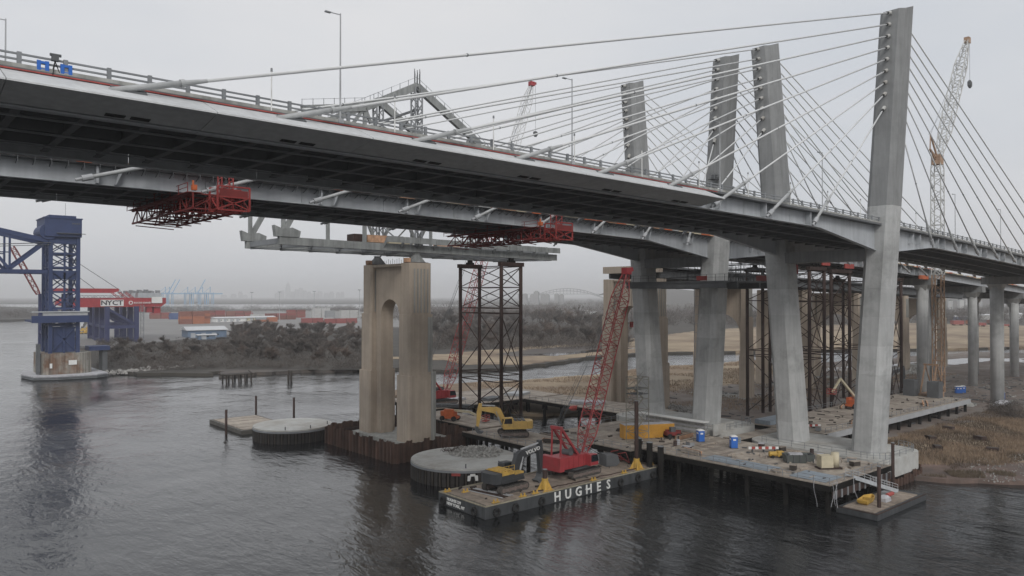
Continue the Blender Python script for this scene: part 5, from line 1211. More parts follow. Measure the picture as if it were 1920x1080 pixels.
# ================================================================== CONTAINER TERMINAL
def quay_crane(X, Y, label, zboom=26.3, x0=-22, x1=36, sign=False, zg=2.4, G=17, bh=1.0, deck=True):
    T = thing('quay_crane', label, 'gantry crane', (X, Y, zg), group='container terminal cranes'); W = Wd(T)
    for dy in (-7, 7):
        for dx in (0, G): W.part('leg', MB().box(X + dx - 1.3, X + dx + 1.3, Y + dy - 1.2, Y + dy + 1.2, zg, zboom - 1), BLUE_C)
        W.part('portal_beam', MB().box(X + 1.3, X + G - 1.3, Y + dy - .9, Y + dy + .9, zg + 9, zg + 11), BLUE_C)
        W.part('diagonal_brace', MB().beam((X, Y + dy, zboom - 2), (X + G, Y + dy, zg + 11), 1.0, 1.3), BLUE_C)
    for dx in (0, G):
        W.part('cross_beam', MB().box(X + dx - .8, X + dx + .8, Y - 7, Y + 7, zg + 9.2, zg + 10.8), BLUE_C); W.part('sill_beam', MB().box(X + dx - 1, X + dx + 1, Y - 9, Y + 9, zg + .6, zg + 2), BLUE_C)
    bo = W.part('boom', MB().prism([(X + x0, zboom - .5 * bh), (X + x0, zboom + 2.4 * bh), (X + x0 + 4, zboom + 4.4 * bh), (X + x1, zboom + 4.4 * bh), (X + x1, zboom + 1 * bh), (X + x1 - 3, zboom - 1.4 * bh), (X + x0 + 5, zboom - 1.4 * bh)], Y - 3.2, Y + 3.2), RED)
    if not deck: return T
    mhs = W.part('machinery_house', MB().box(X + 19, X + 33, Y - 3.5, Y + 3.5, zboom + 4.5, zboom + 7.6), STEEL_LT)
    for k in range(5): W.part('equipment', MB().box(X + 16 + 3.6 * k, X + 18 + 3.6 * k, Y - 3, Y + 1, zboom + 7.6, zboom + 8.8 + (k % 3) * .5), STEEL_MD, mhs)
    W.part('house_cladding', MB().box(X + 27, X + 33.5, Y - 3.9, Y - 3.51, zboom + 1, zboom + 5.0), WHITE, mhs)
    W.part('trolley_cab', MB().box(X + 29, X + 33, Y - 2, Y + 2, zboom - 5.6, zboom - 1.6), RED)
    W.part('stair_tower', MB().lattice((X + 20.2, Y - 8, zg), (X + 20.2, Y - 8, zboom), 1.8, 1.8, 1.8, 2, .12, .01), STEEL_MD)
    W.part('mast', MB().lattice((X + 17, Y, zboom + 4), (X + 12, Y, zboom + 8), 1, 1, 1, 2, .15, .01), RED)
    if sign:
        pnl = W.part('sign_board', MB().box(X - 2.8, X + 10.4, Y - 3.5, Y - 3.22, zboom - .8, zboom + 1.9 + 1.3), WHITE)
        for ch, xx in zip('NYCT', (-.9, 2.2, 5.4, 8.5)):
            o = bpy.data.objects.new('letter', text_mesh(ch, 4.1, M('sign_black', (.02, .02, .03), .6), .05, .08, 1.18)); col.objects.link(o); o.parent = T; o.location = Vector((X + xx, Y - 3.6, zboom + 1.2)) - W.o; o.rotation_euler = (R(90), 0, 0)
        W.part('emblem', MB().tube((X + 14.6, Y - 3.4, zboom + 1.3), (X + 14.6, Y - 3.23, zboom + 1.3), 1.3, n=10), WHITE); W.part('emblem', MB().tube((X + 14.6, Y - 3.5, zboom + 1.3), (X + 14.6, Y - 3.41, zboom + 1.3), .75, n=10), RED)
        o = bpy.data.objects.new('lettering', text_mesh('KOCKS KRANE', 1.5, WHITE, .05, .03, 1.0)); col.objects.link(o); o.parent = T; o.location = Vector((X + 21.3, Y - 3.95, zboom + 1.2)) - W.o; o.rotation_euler = (R(90), 0, 0)
    return T
quay_crane(117, 530, 'blue and red quay crane with white NYCT sign on its red boom', sign=True)
quay_crane(119.5, 556, 'blue and red quay crane standing directly behind the one with the NYCT sign')
quay_crane(121.5, 584, 'blue and red quay crane third in the row behind the NYCT sign crane')
qc = quay_crane(74.5, 470, 'red-boomed quay crane mostly hidden behind the blue lift tower', zboom=34.2, x0=0, x1=36, G=11, bh=.42, deck=False)
mb = MB().lattice((72, 470, 33), (60, 470, 58), 1.6, 2.2, 1.6, 3.0, .25, .05, n=4); mb.build('raised_boom', RED_DK, qc, off=Vector(qc.location))
mb = MB().lattice((90, 466.5, 31.4), (112, 466.5, 31.4), 1, 1.4, 1, 2, .12, .05).tube((88, 470, 52), (112, 470, 35), .15, n=4).tube((84, 470, 48), (100, 470, 35), .15, n=4); mb.build('stay_line', STEEL_DK, qc, off=Vector(qc.location))
cc = [solid('container_red', (.25, .06, .055)), solid('container_orange', (.36, .125, .06)), solid('container_brown', (.17, .06, .045)), solid('container_white', (.44, .44, .43)), solid('container_blue', (.05, .09, .22)), solid('container_grey', (.27, .28, .29)), solid('container_rust', (.22, .085, .06))]
cn = ['red', 'orange', 'brown', 'white', 'blue', 'grey', 'rust red']
BOX12 = {}
def cbox(ci):
    if ci not in BOX12:
        mb = MB().box(-6.1, 6.1, -1.22, 1.22, 0, 2.6)
        for s in (-6.1, 6.1 - .2): mb.box(s - .02, s + .22, -1.26, 1.26, 0, 2.64)
        BOX12[ci] = mb.mesh('shipping_container', cc[ci])
    return BOX12[ci]
rr = random.Random(31)
stacks = [(282, 598, 2, 2, 3, (0, 6), 'left edge of the yard'), (318, 599, 1, 2, 3, (4, 0), 'yard beside the quay crane house'), (337, 608, 2, 2, 5, (1, 1, 6), 'tall orange block in the middle of the yard'), (372, 607, 1, 2, 5, (1, 6), 'second tall block right of the orange one'), (385, 598, 2, 2, 4, (0, 2), 'row behind the orange blocks'), (425, 594, 3, 2, 3, (0, 6, 2), 'row behind the white roof sheds'), (470, 597, 3, 1, 2, (3, 3, 1), 'low row in front of the light masts'), (500, 600, 3, 2, 3, (2, 0), 'brown row left of the pale stacks'), (540, 596, 2, 2, 4, (2, 6, 0), 'brown block above the bare trees'), (586, 597, 2, 2, 5, (3, 3), 'pale block above the bare trees'), (612, 598, 1, 2, 4, (5, 5), 'grey block between the pale ones'), (640, 597, 3, 2, 4, (3, 3, 3), 'pale block left of the tan pier'), (566, 606, 3, 1, 2, (0, 3), 'low red row above the trees'), (610, 607, 3, 1, 2, (0, 0, 3), 'low red row left of the tan pier'), (480, 604, 2, 1, 2, (1, 5), 'low mixed row beside the white roof sheds')]
nums = 0
for sx, sy, nx, ny, lv, cs_, place in stacks:
    b = P(sx, sy, Z=2.4)
    for i in range(nx):
        for j in range(ny):
            h = lv - rr.choice([0, 0, 1]) if lv > 2 else lv
            for k in range(h):
                ci = rr.choice(cs_); o = bpy.data.objects.new('shipping_container', cbox(ci)); col.objects.link(o)
                o.location = (b.x + 6.5 + i * 12.9 + rr.uniform(-.15, .15), b.y + 2 + j * 2.9, 2.4 + k * 2.66)
                tag(o, '%s container in the %s' % (cn[ci], place), 'container', 'stacked containers, ' + place)
def mast(px, ytop, ybase, label):
    b = P(px, ybase, Z=2.4); t = P(px, ytop, Y=b.y); T = thing('light_mast', label, 'light mast', b, group='light masts of the container yard')
    h = t.z - 2.4; MB().tube((0, 0, 0), (0, 0, h), .45, .25, n=8).build('pole', GRATE, T); MB().tube((0, 0, h - .6), (0, 0, h), 1.9, n=10).build('lamp_ring', STEEL_MD, T)
for px, yt, yb_, lb in ((369, 566, 607, 'shorter light mast among the orange containers'), (472, 548, 600, 'leftmost tall light mast in the container yard'), (524, 547, 601, 'second tall light mast of the container yard'), (589, 546, 602, 'third tall light mast of the container yard'), (674, 543, 604, 'tall light mast just left of the tan pier')): mast(px, yt, yb_, lb)
def shed(px, py, L_, D_, H_, rz, wall, roof, label, over=1.0):
    b = P(px, py, Z=2.4); T = thing('warehouse', label, 'building', b, rz)
    MB().box(0, L_, 0, D_, 0, H_).build('wall', wall, T)
    MB().prism([(-over, H_), (D_ / 2, H_ + D_ * .09), (D_ + over, H_), (D_ + over, H_ - .3), (-over, H_ - .3)], -over, L_ + over, 'x').build('roof', roof, T)
    for k in range(int(L_ / 7)): MB().box(2 + k * 7, 5 + k * 7, -.1, -.004, .2, 3.4).build('roller_door', STEEL_LT, T)
    for k in range(int(L_ / 7)): MB().box(5.4 + k * 7, 6.6 + k * 7, -.1, -.004, 1.6, 2.6).build('window', GLASS, T)
shed(352, 634, 26, 24, 5.5, R(-8), BLUEW, ROOFW, 'blue-walled shed with broad white roof behind the bare trees')
shed(372, 637, 11, 5, 3.2, R(-8), BLUEW, ROOFW, 'small lean-to with white roof in front of the blue shed')
shed(405, 604, 34, 14, 4.5, 0, WHITE, ROOFW, 'long low white-roofed shed in the container yard')
shed(455, 602, 40, 16, 4.0, 0, CREAM, ROOFW, 'long low cream shed with white roof right of the blue shed')
for i, (px, py, c) in enumerate(((150, 622, 0), (160, 619, 1), (157, 626, 2), (168, 621, 1), (178, 624, 0), (200, 628, 2))):
    b = P(px, py, Z=2.4); T = thing('straddle_carrier', '%s of the small yellow vehicles on the pale quay' % ['leftmost', 'second', 'third', 'fourth', 'fifth', 'rightmost'][i], 'vehicle', b, .3 * i, 'yellow vehicles on the quay')
    MB().box(-3, 3, -1.2, 1.2, .5, 1.5).build('chassis', YEL, T); MB().box(1.2, 3, -1.1, 1.1, 1.5, 2.8).build('cab', YEL, T)
    for x in (-2.2, 2.2): MB().tube((x, -1.3, .5), (x, 1.3, .5), .5, n=8).build('axle', DARK, T)
# far cranes, skyline, arch bridge
for i, (px, c) in enumerate(((310, FARB), (318, FARB), (352, FARB), (366, FARB), (380, FARB), (394, FARB))):
    b = P(px, 571, Z=2.2); T = thing('far_quay_crane', 'pale blue quay crane far across the bay, %s from the left' % ['first', 'second', 'third', 'fourth', 'fifth', 'sixth'][i], 'gantry crane', b, 0, 'pale blue cranes across the bay')
    for dx in (-9, 9):
        for dy in (-8, 8): MB().box(dx - 1, dx + 1, dy - 1, dy + 1, 0, 42).build('leg', c, T)
    MB().box(-28, 42, -3, 3, 36, 39.5).build('girder', c, T)
    if i in (0, 1, 3): MB().beam((9, 0, 40), (34, 0, 88), 2.4).build('raised_boom', c, T)
    MB().beam((0, 0, 40), (0, 0, 62), 2.0).beam((0, 0, 60), (-24, 0, 40), 1).build('mast', c, T)
rr = random.Random(77)
tw = [(330, 556, 7), (349, 552, 6), (352, 550, 8), (420, 553, 9), (438, 551, 8), (451, 547, 6), (458, 553, 9), (520, 549, 7), (529, 545, 6), (540, 533, 7), (548, 547, 6), (556, 543, 7), (564, 540, 8), (572, 545, 7), (580, 547, 6), (590, 549, 8), (600, 546, 7), (612, 549, 8), (622, 547, 7), (634, 548, 6), (642, 547, 5)]
for i, (px, yt, wpx) in enumerate(tw):
    D = 9000.0; u = (px - 960) / FPX; x, y = (RX * u + FX) * D, (RY * u + FY) * D; h = CAMZ + (555 - yt) / FPX * D; wd = wpx / FPX * D
    T = thing('skyscraper', 'hazy skyscraper in the far skyline, %s from the left' % (ords + ['eighth', 'ninth', 'tenth, with the spire,', 'eleventh', 'twelfth', 'thirteenth', 'fourteenth', 'fifteenth', 'sixteenth', 'seventeenth', 'eighteenth', 'nineteenth', 'twentieth', 'last'])[i], 'building', (x, y, 2), 0, 'far hazy skyline')
    MB().box(-wd / 2, wd / 2, -wd / 2, wd / 2, 0, h * .8).build('shaft', FARG, T); MB().box(-wd * .36, wd * .36, -wd * .36, wd * .36, h * .8, h).build('crown', FARG, T)
    if i == 9: MB().tube((0, 0, h), (0, 0, h * 1.25), 8, 2, n=6).build('spire', FARG, T)
# arch bridge on the horizon
D = 4700.0
def far(px, z, Dd=D): u = (px - 960) / FPX; return Vector(((RX * u + FX) * Dd, (RY * u + FY) * Dd, z))
c0 = far(1063, 0); rdir = Vector((RX, RY, 0)); T = thing('arch_bridge', 'hazy steel arch bridge on the horizon right of the brown shoring tower', 'bridge', c0); 
hw_ = 255
for dy in (-12, 12):
    fo = Vector((FX, FY, 0)) * dy
    for rise, th, nm in ((72, 5, 'upper_arch'), (58, 5, 'lower_arch')):
        mb = MB(); pr_ = None
        for k in range(25):
            t = -1 + k / 12; q = rdir * (hw_ * t) + fo + Vector((0, 0, 6 + rise * (1 - t * t) + (14 if rise < 70 else 14) * 0))
            if pr_ is not None: mb.beam(pr_, q, 4, 5)
            pr_ = q
        mb.build(nm, FARG, T)
    mb = MB()
    for k in range(25):
        t = -1 + k / 12; a = rdir * (hw_ * t) + fo; mb.beam(a + Vector((0, 0, 6 + 58 * (1 - t * t))), a + Vector((0, 0, 6 + 72 * (1 - t * t))), 2.5)
        if 2 < k < 22: mb.beam(a + Vector((0, 0, 44)), a + Vector((0, 0, 6 + 58 * (1 - t * t))), 1.2)
    mb.build('hangers', FARG, T)
MB().beam(rdir * -520 + Vector((0, 0, 44)), rdir * 520 + Vector((0, 0, 44)), 24, 4).build('deck', FARG, T)
for k in range(-5, 6):
    if abs(k) > 2: MB().beam(rdir * (k * 100) + Vector((0, 0, 0)), rdir * (k * 100) + Vector((0, 0, 42)), 8).build('pier', FARG, T)
for i, (px, yt, wpx) in enumerate(((984, 553, 9), (998, 554, 7), (1006, 548, 9), (1018, 553, 8), (1026, 554, 8), (1044, 553, 8), (1053, 554, 7))):
    Dd = 2600.0; b = far(px, 2, Dd); h = CAMZ + (555 - yt) / FPX * Dd; wd = wpx / FPX * Dd
    T = thing('apartment_tower', 'pale apartment block %s of the row in front of the far arch bridge' % ords[i], 'building', b, .6, 'apartment blocks before the arch bridge')
    MB().box(-wd / 2, wd / 2, -wd / 2, wd / 2, 0, h).build('wall', FARG, T); MB().box(-wd * .3, wd * .3, -wd * .3, wd * .3, h, h + 3).build('roof_house', FARG, T)
    for k in range(5): MB().box(-wd / 2 + wd * (k + .3) / 5, -wd / 2 + wd * (k + .6) / 5, -wd / 2 - .4, -wd / 2 - .01, 4, h - 2).build('window_strip', STEEL_MD, T)
# houses and trailers on the right, far shore
rr = random.Random(50)
for i, (px, py, wpx, hpx, c, lb) in enumerate(((1795, 610, 20, 9, 0, 'red trailer row left of the orange one behind the marsh'), (1818, 609, 9, 8, 1, 'orange trailer behind the marsh'), (1838, 612, 16, 7, 0, 'red trailer between the concrete columns'), (1860, 608, 14, 8, 6, 'rust red trailer beside the round column'), (1885, 613, 26, 5, 0, 'long low red trailer at the right edge'), (1800, 600, 22, 6, 4, 'blue flat building behind the red trailers'), (1850, 599, 30, 8, 3, 'white flat building behind the trailers'), (1900, 598, 30, 9, 3, 'white flat building at the right edge'), (945, 583, 16, 4, 3, 'white low house among the trees right of the shoring tower'), (1098, 588, 10, 5, 3, 'white house among the trees under the arch bridge'), (1112, 592, 14, 6, 3, 'larger white house among the trees under the arch bridge'))):
    b = P(px, py, Z=1.4); d = b.x * FX + b.y * FY; wd = wpx / FPX * d; hh = hpx / FPX * d
    T = thing('far_building' if c in (3, 4) else 'semi_trailer', lb, 'building' if c in (3, 4) else 'trailer', b, -.7)
    MB().box(-wd / 2, wd / 2, -3, 3, .0 if c in (3, 4) else 1.1, hh).build('body', cc[c], T)
    if c in (3, 4): MB().prism([(-3.6, hh), (0, hh + 1.6), (3.6, hh)], -wd / 2 - .4, wd / 2 + .4, 'x').build('roof', ROOFW, T)
    else:
        for k in (-.35, .35): MB().tube((wd * k, -2.4, .6), (wd * k, 2.4, .6), .6, n=8).build('axle', DARK, T)
for k in range(26):
    px = rr.uniform(1690, 1960); py = rr.uniform(568, 582); b = P(px, py, Z=1.0); d = b.x * FX + b.y * FY
    hgt = 6
    T = thing('hillside_house', 'tiny pale house on the far hillside behind the right-hand columns', 'house', (b.x + 40, b.y + 40, 14 + rr.uniform(0, 8)), rr.uniform(0, 3), 'houses on the far hillside')
    MB().box(-6, 6, -4, 4, -14, hgt).build('wall', rr.choice([cc[3], FARG]), T); MB().prism([(-4.6, hgt), (0, hgt + 3), (4.6, hgt)], -6.3, 6.3, 'x').build('roof', STEEL_DK, T)

# ================================================================== SHORE DETAILS ON THE RIGHT
rubble('scrap_heap', 'grey heap of scrap and rubble beyond the nearest pylon', *P(1700, 697, Z=.8)[:2], .75, 15, 9, 2.8, 1100, RUBBLE, .3, 1.6, 6)
rubble('scrap_heap', 'grey debris spread behind the far pile cap', 166, 128, .75, 10, 10, 1.2, 700, ROCK, .2, 1.0, 7)
rubble('drift_debris', 'pale driftwood and litter along the near marsh edge', 160, 45, .72, 17, 6, .2, 500, ROCK, .05, .38, 8, 'debris')
rubble('shore_riprap', 'pale rocks along the foot of the far left bank', *P(300, 693, Z=1)[:2], .4, 34, 4.5, 1.6, 700, ROCK, .5, 1.7, 9, 'rocks')
excavator('small tan excavator with dark arm on the shore behind the orange crane', (262, 112, .8), R(-35), CRANE_OR, CRANE_OR, STEEL_DK, STEEL_DK, 1.15)
for i, (x, y) in enumerate(((152, 62), (158, 68), (166, 60), (176, 65), (184, 58), (192, 67), (172, 52))):
    T = thing('pile_stub', 'square rusty pile stub %s in the near marsh grass' % ['nearest the pile cap', 'beside the access trestle', 'third from the pile cap', 'fourth from the pile cap', 'nearest the water, farther right', 'farthest along the trestle', 'lowest by the shoreline'][i], 'pile', (x, y, .6), .3 * i, 'rusty pile stubs in the marsh')
    MB().box(-1.1, 1.1, -.7, .7, -.5, .95).build('shell', RUST, T); MB().box(-.9, .9, -.5, .5, .951, 1.0).build('fill', MUD, T)
for i, (x, y, c, lb) in enumerate(((247, 72, TARP, 'pale sheeted spoil bank under the right-hand column'), (255, 66, GRATE, 'pale flat steel rack at the right edge of the shore'), (240, 80, CONC_GREY, 'pale sandbags row beside the trestle end'))):
    T = thing('spoil_bank', lb, 'bank', (x, y, .75), .4 * i)
    MB().loft([[(a * 5 * q, b * 2.2 * q, z) for a, b in [(math.cos(t * .785), math.sin(t * .785)) for t in range(8)]] for q, z in ((1, 0), (.8, .9), (.35, 1.4))]).build('heap', c, T)
    for k in range(6): MB().box(-3 + k, -2.2 + k, -2.3 + .3 * (k % 2), -1.7 + .3 * (k % 2), .1, .6).build('bag', CONC_GREY, T)
# reeds and grass
def reeds(name, label, area, n, h, mat, z, seed, wd=.05):
    rr = random.Random(seed); mb = MB(); x0, x1, y0, y1, test = area
    vs = []; fs = []
    while n > 0:
        x, y = rr.uniform(x0, x1), rr.uniform(y0, y1)
        if not test(x, y): continue
        n -= 1
        hh = h * rr.uniform(.5, 1.25); a = rr.uniform(0, 3.14); dx, dy = math.cos(a) * wd, math.sin(a) * wd; lx, ly = rr.uniform(-.35, .35) * hh, rr.uniform(-.35, .35) * hh
        o = len(vs); vs += [(x - dx, y - dy, z), (x + dx, y + dy, z), (x + lx, y + ly, z + hh)]; fs.append((o, o + 1, o + 2))
    mb.add(vs, fs); o = mb.build(name, mat); tag(o, label, 'grass', kind='stuff'); return o
def ns(v, w_): return math.sin(v * .31 + 2 * math.sin(w_ * .17)) + math.sin(w_ * .27 + 1.3 * math.sin(v * .11))
reeds('dry_reeds', 'dry tan reeds and scrub on the near marsh right of the pylon', (143, 245, 26, 72, lambda x, y: y > 50 - (x - 141) * .35 + 3 and y < 71 and ns(x, y) > -.5 and (x + y) > 205), 42000, .75, REED, .68, 3, .06)
reeds('dark_reeds', 'darker brown undergrowth among the near marsh reeds', (146, 245, 24, 72, lambda x, y: y > 50 - (x - 141) * .35 + 4 and y < 72 and ns(x, y) < .2), 26000, .6, M('brown_undergrowth', (.12, .092, .07), .95, var=.3, scale=.3), .68, 4, .06)
reeds('bank_grass', 'tan grass fringe of the marsh under the far bridge', (160, 330, 112, 250, lambda x, y: inside(MARSH_POLY, x, y + 4) and inside(MARSH_POLY, x - 2, y) and ns(x * .6, y * .6) > -.3), 22000, .65, REED, .75, 5, .1)
reeds('shore_reeds', 'clumps of tan and dark grass along the waterline of the near marsh', (139, 185, 14, 60, lambda x, y: inside(MARSH_POLY, x, y) and not inside(MARSH_POLY, x - 3.2, y - 3.6) and ns(x * 2, y * 2) > .1), 7000, .7, M('waterline_grass', (.15, .118, .085), .95, var=.35, scale=.5), .68, 15, .05)
# scattered site litter
def litter(name, label, area, n, z, mat, seed, smax=1.2):
    rr = random.Random(seed); mb = MB()
    for k in range(n):
        x, y = rr.uniform(*area[:2]), rr.uniform(*area[2:]); a = rr.uniform(0, 3.14); l_ = rr.uniform(.2, smax); w_ = rr.uniform(.08, .35); h = rr.uniform(.05, .35)
        d = Vector((math.cos(a), math.sin(a), 0)) * l_ / 2; c = Vector((x, y, z + h / 2)); mb.beam(c - d, c + d, w_, h)
    tag(mb.build(name, mat), label, 'debris', kind='stuff')
litter('loose_timber', 'loose boards and offcuts lying about the broad timber platform', (108.5, 127, 54.5, 87), 60, Z + .03, TIMBER, 71, 2.2)
litter('loose_timber', 'dark loose tools and straps on the broad timber platform', (108.5, 127, 54.5, 87), 30, Z + .03, STEEL_DK, 72, .9)
litter('loose_timber', 'loose boards along the access trestle', (148, 224, 74.6, 90), 50, Z + .03, TIMB_D, 73, 2.2)
litter('loose_timber', 'loose boards and scrap on the trestle by the yellow container', (105, 127, 89, 111), 40, Z + .03, TIMB_D, 74, 2.0)
litter('site_litter', 'pale scrap strewn over the construction ground on the right', (228, 330, 60, 150), 420, .8, CONC_GREY, 75, 2.6)
litter('site_litter', 'dark scrap strewn over the construction ground on the right', (165, 330, 72, 150), 420, .8, STEEL_DK, 76, 2.6)
litter('site_litter', 'dark mooring gear strewn over the lettered barge deck', (70, 107, 86.6, 95), 25, BZ + .12, TIMB_D, 77, 1.4)
for i, (x, y, lb) in enumerate(((114.2, 86.2, 'left of the grey shutter wall'), (115.6, 86.6, 'second along the grey shutter wall'), (125.8, 80.2, 'between toilet and inner pylon'), (126.2, 66.0, 'against the near pylon footing'), (125.6, 61.6, 'against the footing near the cream tank'), (147.8, 88.0, 'on the trestle beside the blue-grey stack'))):
    T = thing('steel_drum', 'dull steel drum ' + lb, 'drum', (x, y, Z + .03), 0, 'drums on the platforms')
    MB().tube((0, 0, 0), (0, 0, .95), .34, n=14).build('shell', [RUST, TARP, BLUE_MAT][i % 3], T, smooth=False); MB().tube((0, 0, .3), (0, 0, .34), .36, n=14).tube((0, 0, .62), (0, 0, .66), .36, n=14).build('hoop', STEEL_DK, T)
for i, (x, y, lx, lb) in enumerate(((110.6, 80, 4.5, 'by the left railing of the broad platform'), (121.6, 89.6, 5.0, 'in front of the yellow container'), (165, 76.2, 6.0, 'on the near side of the access trestle'), (185, 88.6, 7.0, 'on the far side of the access trestle'), (205, 77.0, 6.5, 'near the shore end of the access trestle'), (99, 103, 4.0, 'on the excavator trestle'))):
    T = thing('lumber_stack', 'stack of sawn timber ' + lb, 'timber stack', (x, y, Z + .03), .1 * i + (1.4 if i in (0, 5) else 0), 'timber stacks on the platforms')
    for k in range(3):
        for j in range(4): MB().box(-lx / 2, lx / 2 - .3 * ((j + k) % 2), -.6 + j * .31, -.33 + j * .31, .1 + k * .24, .31 + k * .24).build('timber', [TIMBER, FORM, TIMB_D][(i + j) % 3], T)
    for xx in (-lx * .3, lx * .3): MB().box(xx - .08, xx + .08, -.65, .65, 0, .1).build('bearer', TIMB_D, T)
# ================================================================== TREES
def make_tree(seed, h, spread, ntw, twig_l):
    rr = random.Random(seed); tr_ = MB(); ends = []
    def branch(a, d, ln, r, lev):
        b = a + d * ln; tr_.tube(a, b, r, r * .6, n=4 if lev else 5, cap=False); 
        if lev >= 3 or r < .02: ends.append((a, b, d)); return
        if lev >= 1: ends.append((a, b, d))
        for k in range(rr.choice([2, 3, 3]) if lev else 6):
            t = rr.uniform(.3 if lev == 0 else .45, 1.0); p_ = a.lerp(b, t)
            nd = (d + Vector((rr.uniform(-1, 1), rr.uniform(-1, 1), rr.uniform(-.25, .6))) * spread).normalized()
            branch(p_, nd, ln * rr.uniform(.55, .8), r * .55, lev + 1)
    branch(Vector((0, 0, 0)), Vector((rr.uniform(-.08, .08), rr.uniform(-.08, .08), 1)).normalized(), h * .34, h * .018, 0)
    vs = []; fs = []
    for k in range(ntw):
        a, b, d = rr.choice(ends); p_ = a.lerp(b, rr.uniform(.2, 1.1)); nd = (d + Vector((rr.uniform(-1, 1), rr.uniform(-1, 1), rr.uniform(-.4, .9))) * 1.1).normalized()
        e = p_ + nd * twig_l * rr.uniform(.5, 1.3); sd = nd.cross(Vector((rr.uniform(-1, 1), rr.uniform(-1, 1), .3))).normalized() * h * .0036
        o = len(vs); vs += [p_ - sd, p_ + sd, e]; fs.append((o, o + 1, o + 2))
    return tr_.mesh('trunk', BARK), vs, fs
TREES = []
for i in range(6):
    tm_, vs, fs = make_tree(100 + i, 10, .72 + .12 * (i % 3), 3000, 1.15)
    TREES.append((tm_, MB().add(vs, fs).mesh('crown', TWIG if i % 3 else TWIG_R)))
rr = random.Random(8); tn = 0
def tree(px, py, h, label, group, z=1.2):
    global tn
    b = P(px, py, Z=z); T = thing('bare_tree', label, 'tree', b, rr.uniform(0, 6.28), group); s = h / 9.0; T.scale = (s * rr.uniform(1.0, 1.4), s * rr.uniform(1.0, 1.4), s * rr.uniform(.9, 1.1))
    t_, c_ = TREES[tn % 6]; tn += 1
    inst('trunk', t_, T); inst('crown', c_, T)
for k in range(34): tree(rr.uniform(205, 440), rr.uniform(648, 682), rr.uniform(5, 8.5), 'leafless grey tree on the left bank between lift bridge and blue shed', 'leafless trees on the left bank')
tree(313, 672, 12, 'taller lone leafless tree on the left bank below the orange containers', 'leafless trees on the left bank')
for k in range(60): tree(rr.uniform(428, 690), rr.uniform(640, 684), rr.uniform(6.5, 12.5), 'leafless tree in the dense belt left of the tan pier', 'leafless trees left of the tan pier')
for k in range(46): tree(rr.uniform(440, 690), rr.uniform(622, 645), rr.uniform(9, 14), 'leafless tree at the back of the belt left of the tan pier', 'leafless trees left of the tan pier, back rows')
for k in range(70): tree(rr.uniform(805, 1175), rr.uniform(626, 652), rr.uniform(9, 15), 'leafless tree in the wood behind the brown shoring tower', 'leafless trees behind the shoring tower')
for k in range(55): tree(rr.uniform(805, 1180), rr.uniform(600, 628), rr.uniform(15, 22), 'leafless tree at the back of the wood behind the shoring tower', 'leafless trees behind the shoring tower, back rows')
# farther woods read as one mass
def far_wood(name, label, spots, seed, mat, nper=150, tw=.022):
    rr = random.Random(seed); vs = []; fs = []
    for (x, y, z, w_, h) in spots:
        for k in range(nper):
            a = rr.uniform(0, 6.28); q = math.sqrt(rr.random()) * w_; zz = z + h * rr.uniform(0, 1) * (1 - .5 * (q / w_) ** 2)
            p_ = Vector((x + q * math.cos(a), y + q * math.sin(a), zz)); e = p_ + Vector((rr.uniform(-1, 1), rr.uniform(-1, 1), rr.uniform(-.2, 1.2))) * h * .22
            s = Vector((rr.uniform(-1, 1), rr.uniform(-1, 1), rr.uniform(-.5, .5))).normalized() * h * tw
            o = len(vs); vs += [p_ - s, p_ + s, e]; fs.append((o, o + 1, o + 2))
    o = MB().add(vs, fs).build(name, mat); tag(o, label, 'wood', kind='stuff')
sp_ = []
for k in range(420):
    px = rr.uniform(1180, 2000); py = rr.uniform(585, 612) - (6 if px > 1600 else 0); b = P(px, py, Z=1.3); sp_.append((b.x, b.y, 1.0, rr.uniform(5, 9), rr.uniform(9, 16)))
far_wood('far_wood', 'far grey wood behind the marsh between the pylons', sp_, 61, TWIG)
sp_ = []
for k in range(420):
    px = rr.uniform(680, 1300); py = rr.uniform(567, 602); b = P(px, py, Z=1.3); sp_.append((b.x, b.y, 1.0, rr.uniform(8, 18), rr.uniform(10, 20)))
far_wood('far_wood', 'far hazy wood behind the trees right of the tan pier', sp_, 62, TWIG)
sp_ = []
for k in range(260):
    px = rr.uniform(200, 760); py = rr.uniform(579, 586); b = P(px, py, Z=1.3); sp_.append((b.x, b.y, 1.0, rr.uniform(10, 24), rr.uniform(7, 13)))
for k in range(160):
    px = rr.uniform(-100, 130); py = rr.uniform(578, 598); b = P(px, py, Z=1.3); sp_.append((b.x, b.y, 1.0, rr.uniform(10, 24), rr.uniform(6, 12)))
far_wood('far_wood', 'low hazy tree line behind the container yard and across the river', sp_, 63, TWIG)
sp_ = []
for k in range(1500):
    px = rr.uniform(185, 690); t = rr.random(); py = 690 - 46 * t ** 1.3 + (2 if px > 430 else 6 * (1 - abs(px - 300) / 130)); b = P(px, py, Z=1.2)
    sp_.append((b.x, b.y, .9, rr.uniform(1.5, 3.6), rr.uniform(1.6, 4.2) if t < .3 else rr.uniform(2.5, 6.5)))
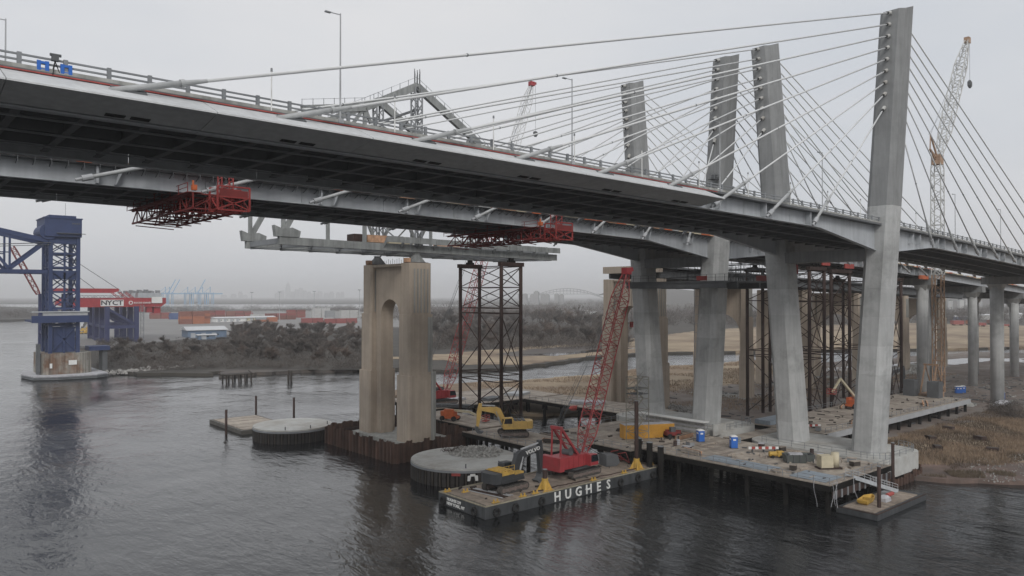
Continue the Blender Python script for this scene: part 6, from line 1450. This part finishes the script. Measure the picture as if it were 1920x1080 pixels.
for k in range(1100):
    px = rr.uniform(800, 1180); py = rr.uniform(612, 656); b = P(px, py, Z=1.2); sp_.append((b.x, b.y, .9, rr.uniform(1.8, 4.4), rr.uniform(3, 8)))
far_wood('bank_brush', 'tangled leafless brush along the far bank', sp_, 64, M('dark_brush', (.095, .081, .071), .95, var=.35, scale=.08), 80, .022)
sp_ = []
for k in range(14): sp_.append((231 + rr.uniform(-6, 6), 66 + rr.uniform(-3.5, 3.5), .7, 2.0, rr.uniform(2.2, 3.6)))
far_wood('marsh_bush', 'big grey leafless bush at the end of the access trestle', sp_, 65, TWIG, 300, .02)
mb = MB(); rr = random.Random(33)
for k in range(120):
    b = P(rr.uniform(250, 420), rr.uniform(640, 692), Z=1.2); 
    # low mounded ground of the left bank
mound = MB(); nx_, ny_ = 40, 12; vs = []
for i in range(nx_ + 1):
    for j in range(ny_ + 1):
        px = 178 + (690 - 178) * i / nx_; py = 693 - 52 * j / ny_; b = P(px, py, Z=1.25); t = math.sin(math.pi * j / ny_) ; e = min(1, i / 4) * min(1, (nx_ - i) / 4)
        vs.append((b.x, b.y, 1.22 + t * e * (2.4 + 1.2 * math.sin(i * .9) * math.sin(j * 1.1 + i * .3))))
struct('bank_mound', mound.add(vs, [(i * (ny_ + 1) + j, (i + 1) * (ny_ + 1) + j, (i + 1) * (ny_ + 1) + j + 1, i * (ny_ + 1) + j + 1) for i in range(nx_) for j in range(ny_)]), LAND)
# ================================================================== HAZE
hm = bpy.data.materials.new('haze_air'); hm.use_nodes = True; t = hm.node_tree; t.nodes.clear()
ho = t.nodes.new('ShaderNodeOutputMaterial'); pv = t.nodes.new('ShaderNodeVolumePrincipled')
pv.inputs['Color'].default_value = (.985, .985, .99, 1); pv.inputs['Density'].default_value = .00020; pv.inputs['Anisotropy'].default_value = .2
t.links.new(pv.outputs[0], ho.inputs['Volume'])
hz = MB().box(-23000, 23000, -23000, 23000, -2.2, 225).build('haze', hm); hz['kind'] = 'stuff'; hz['label'] = 'pale winter haze filling the air'
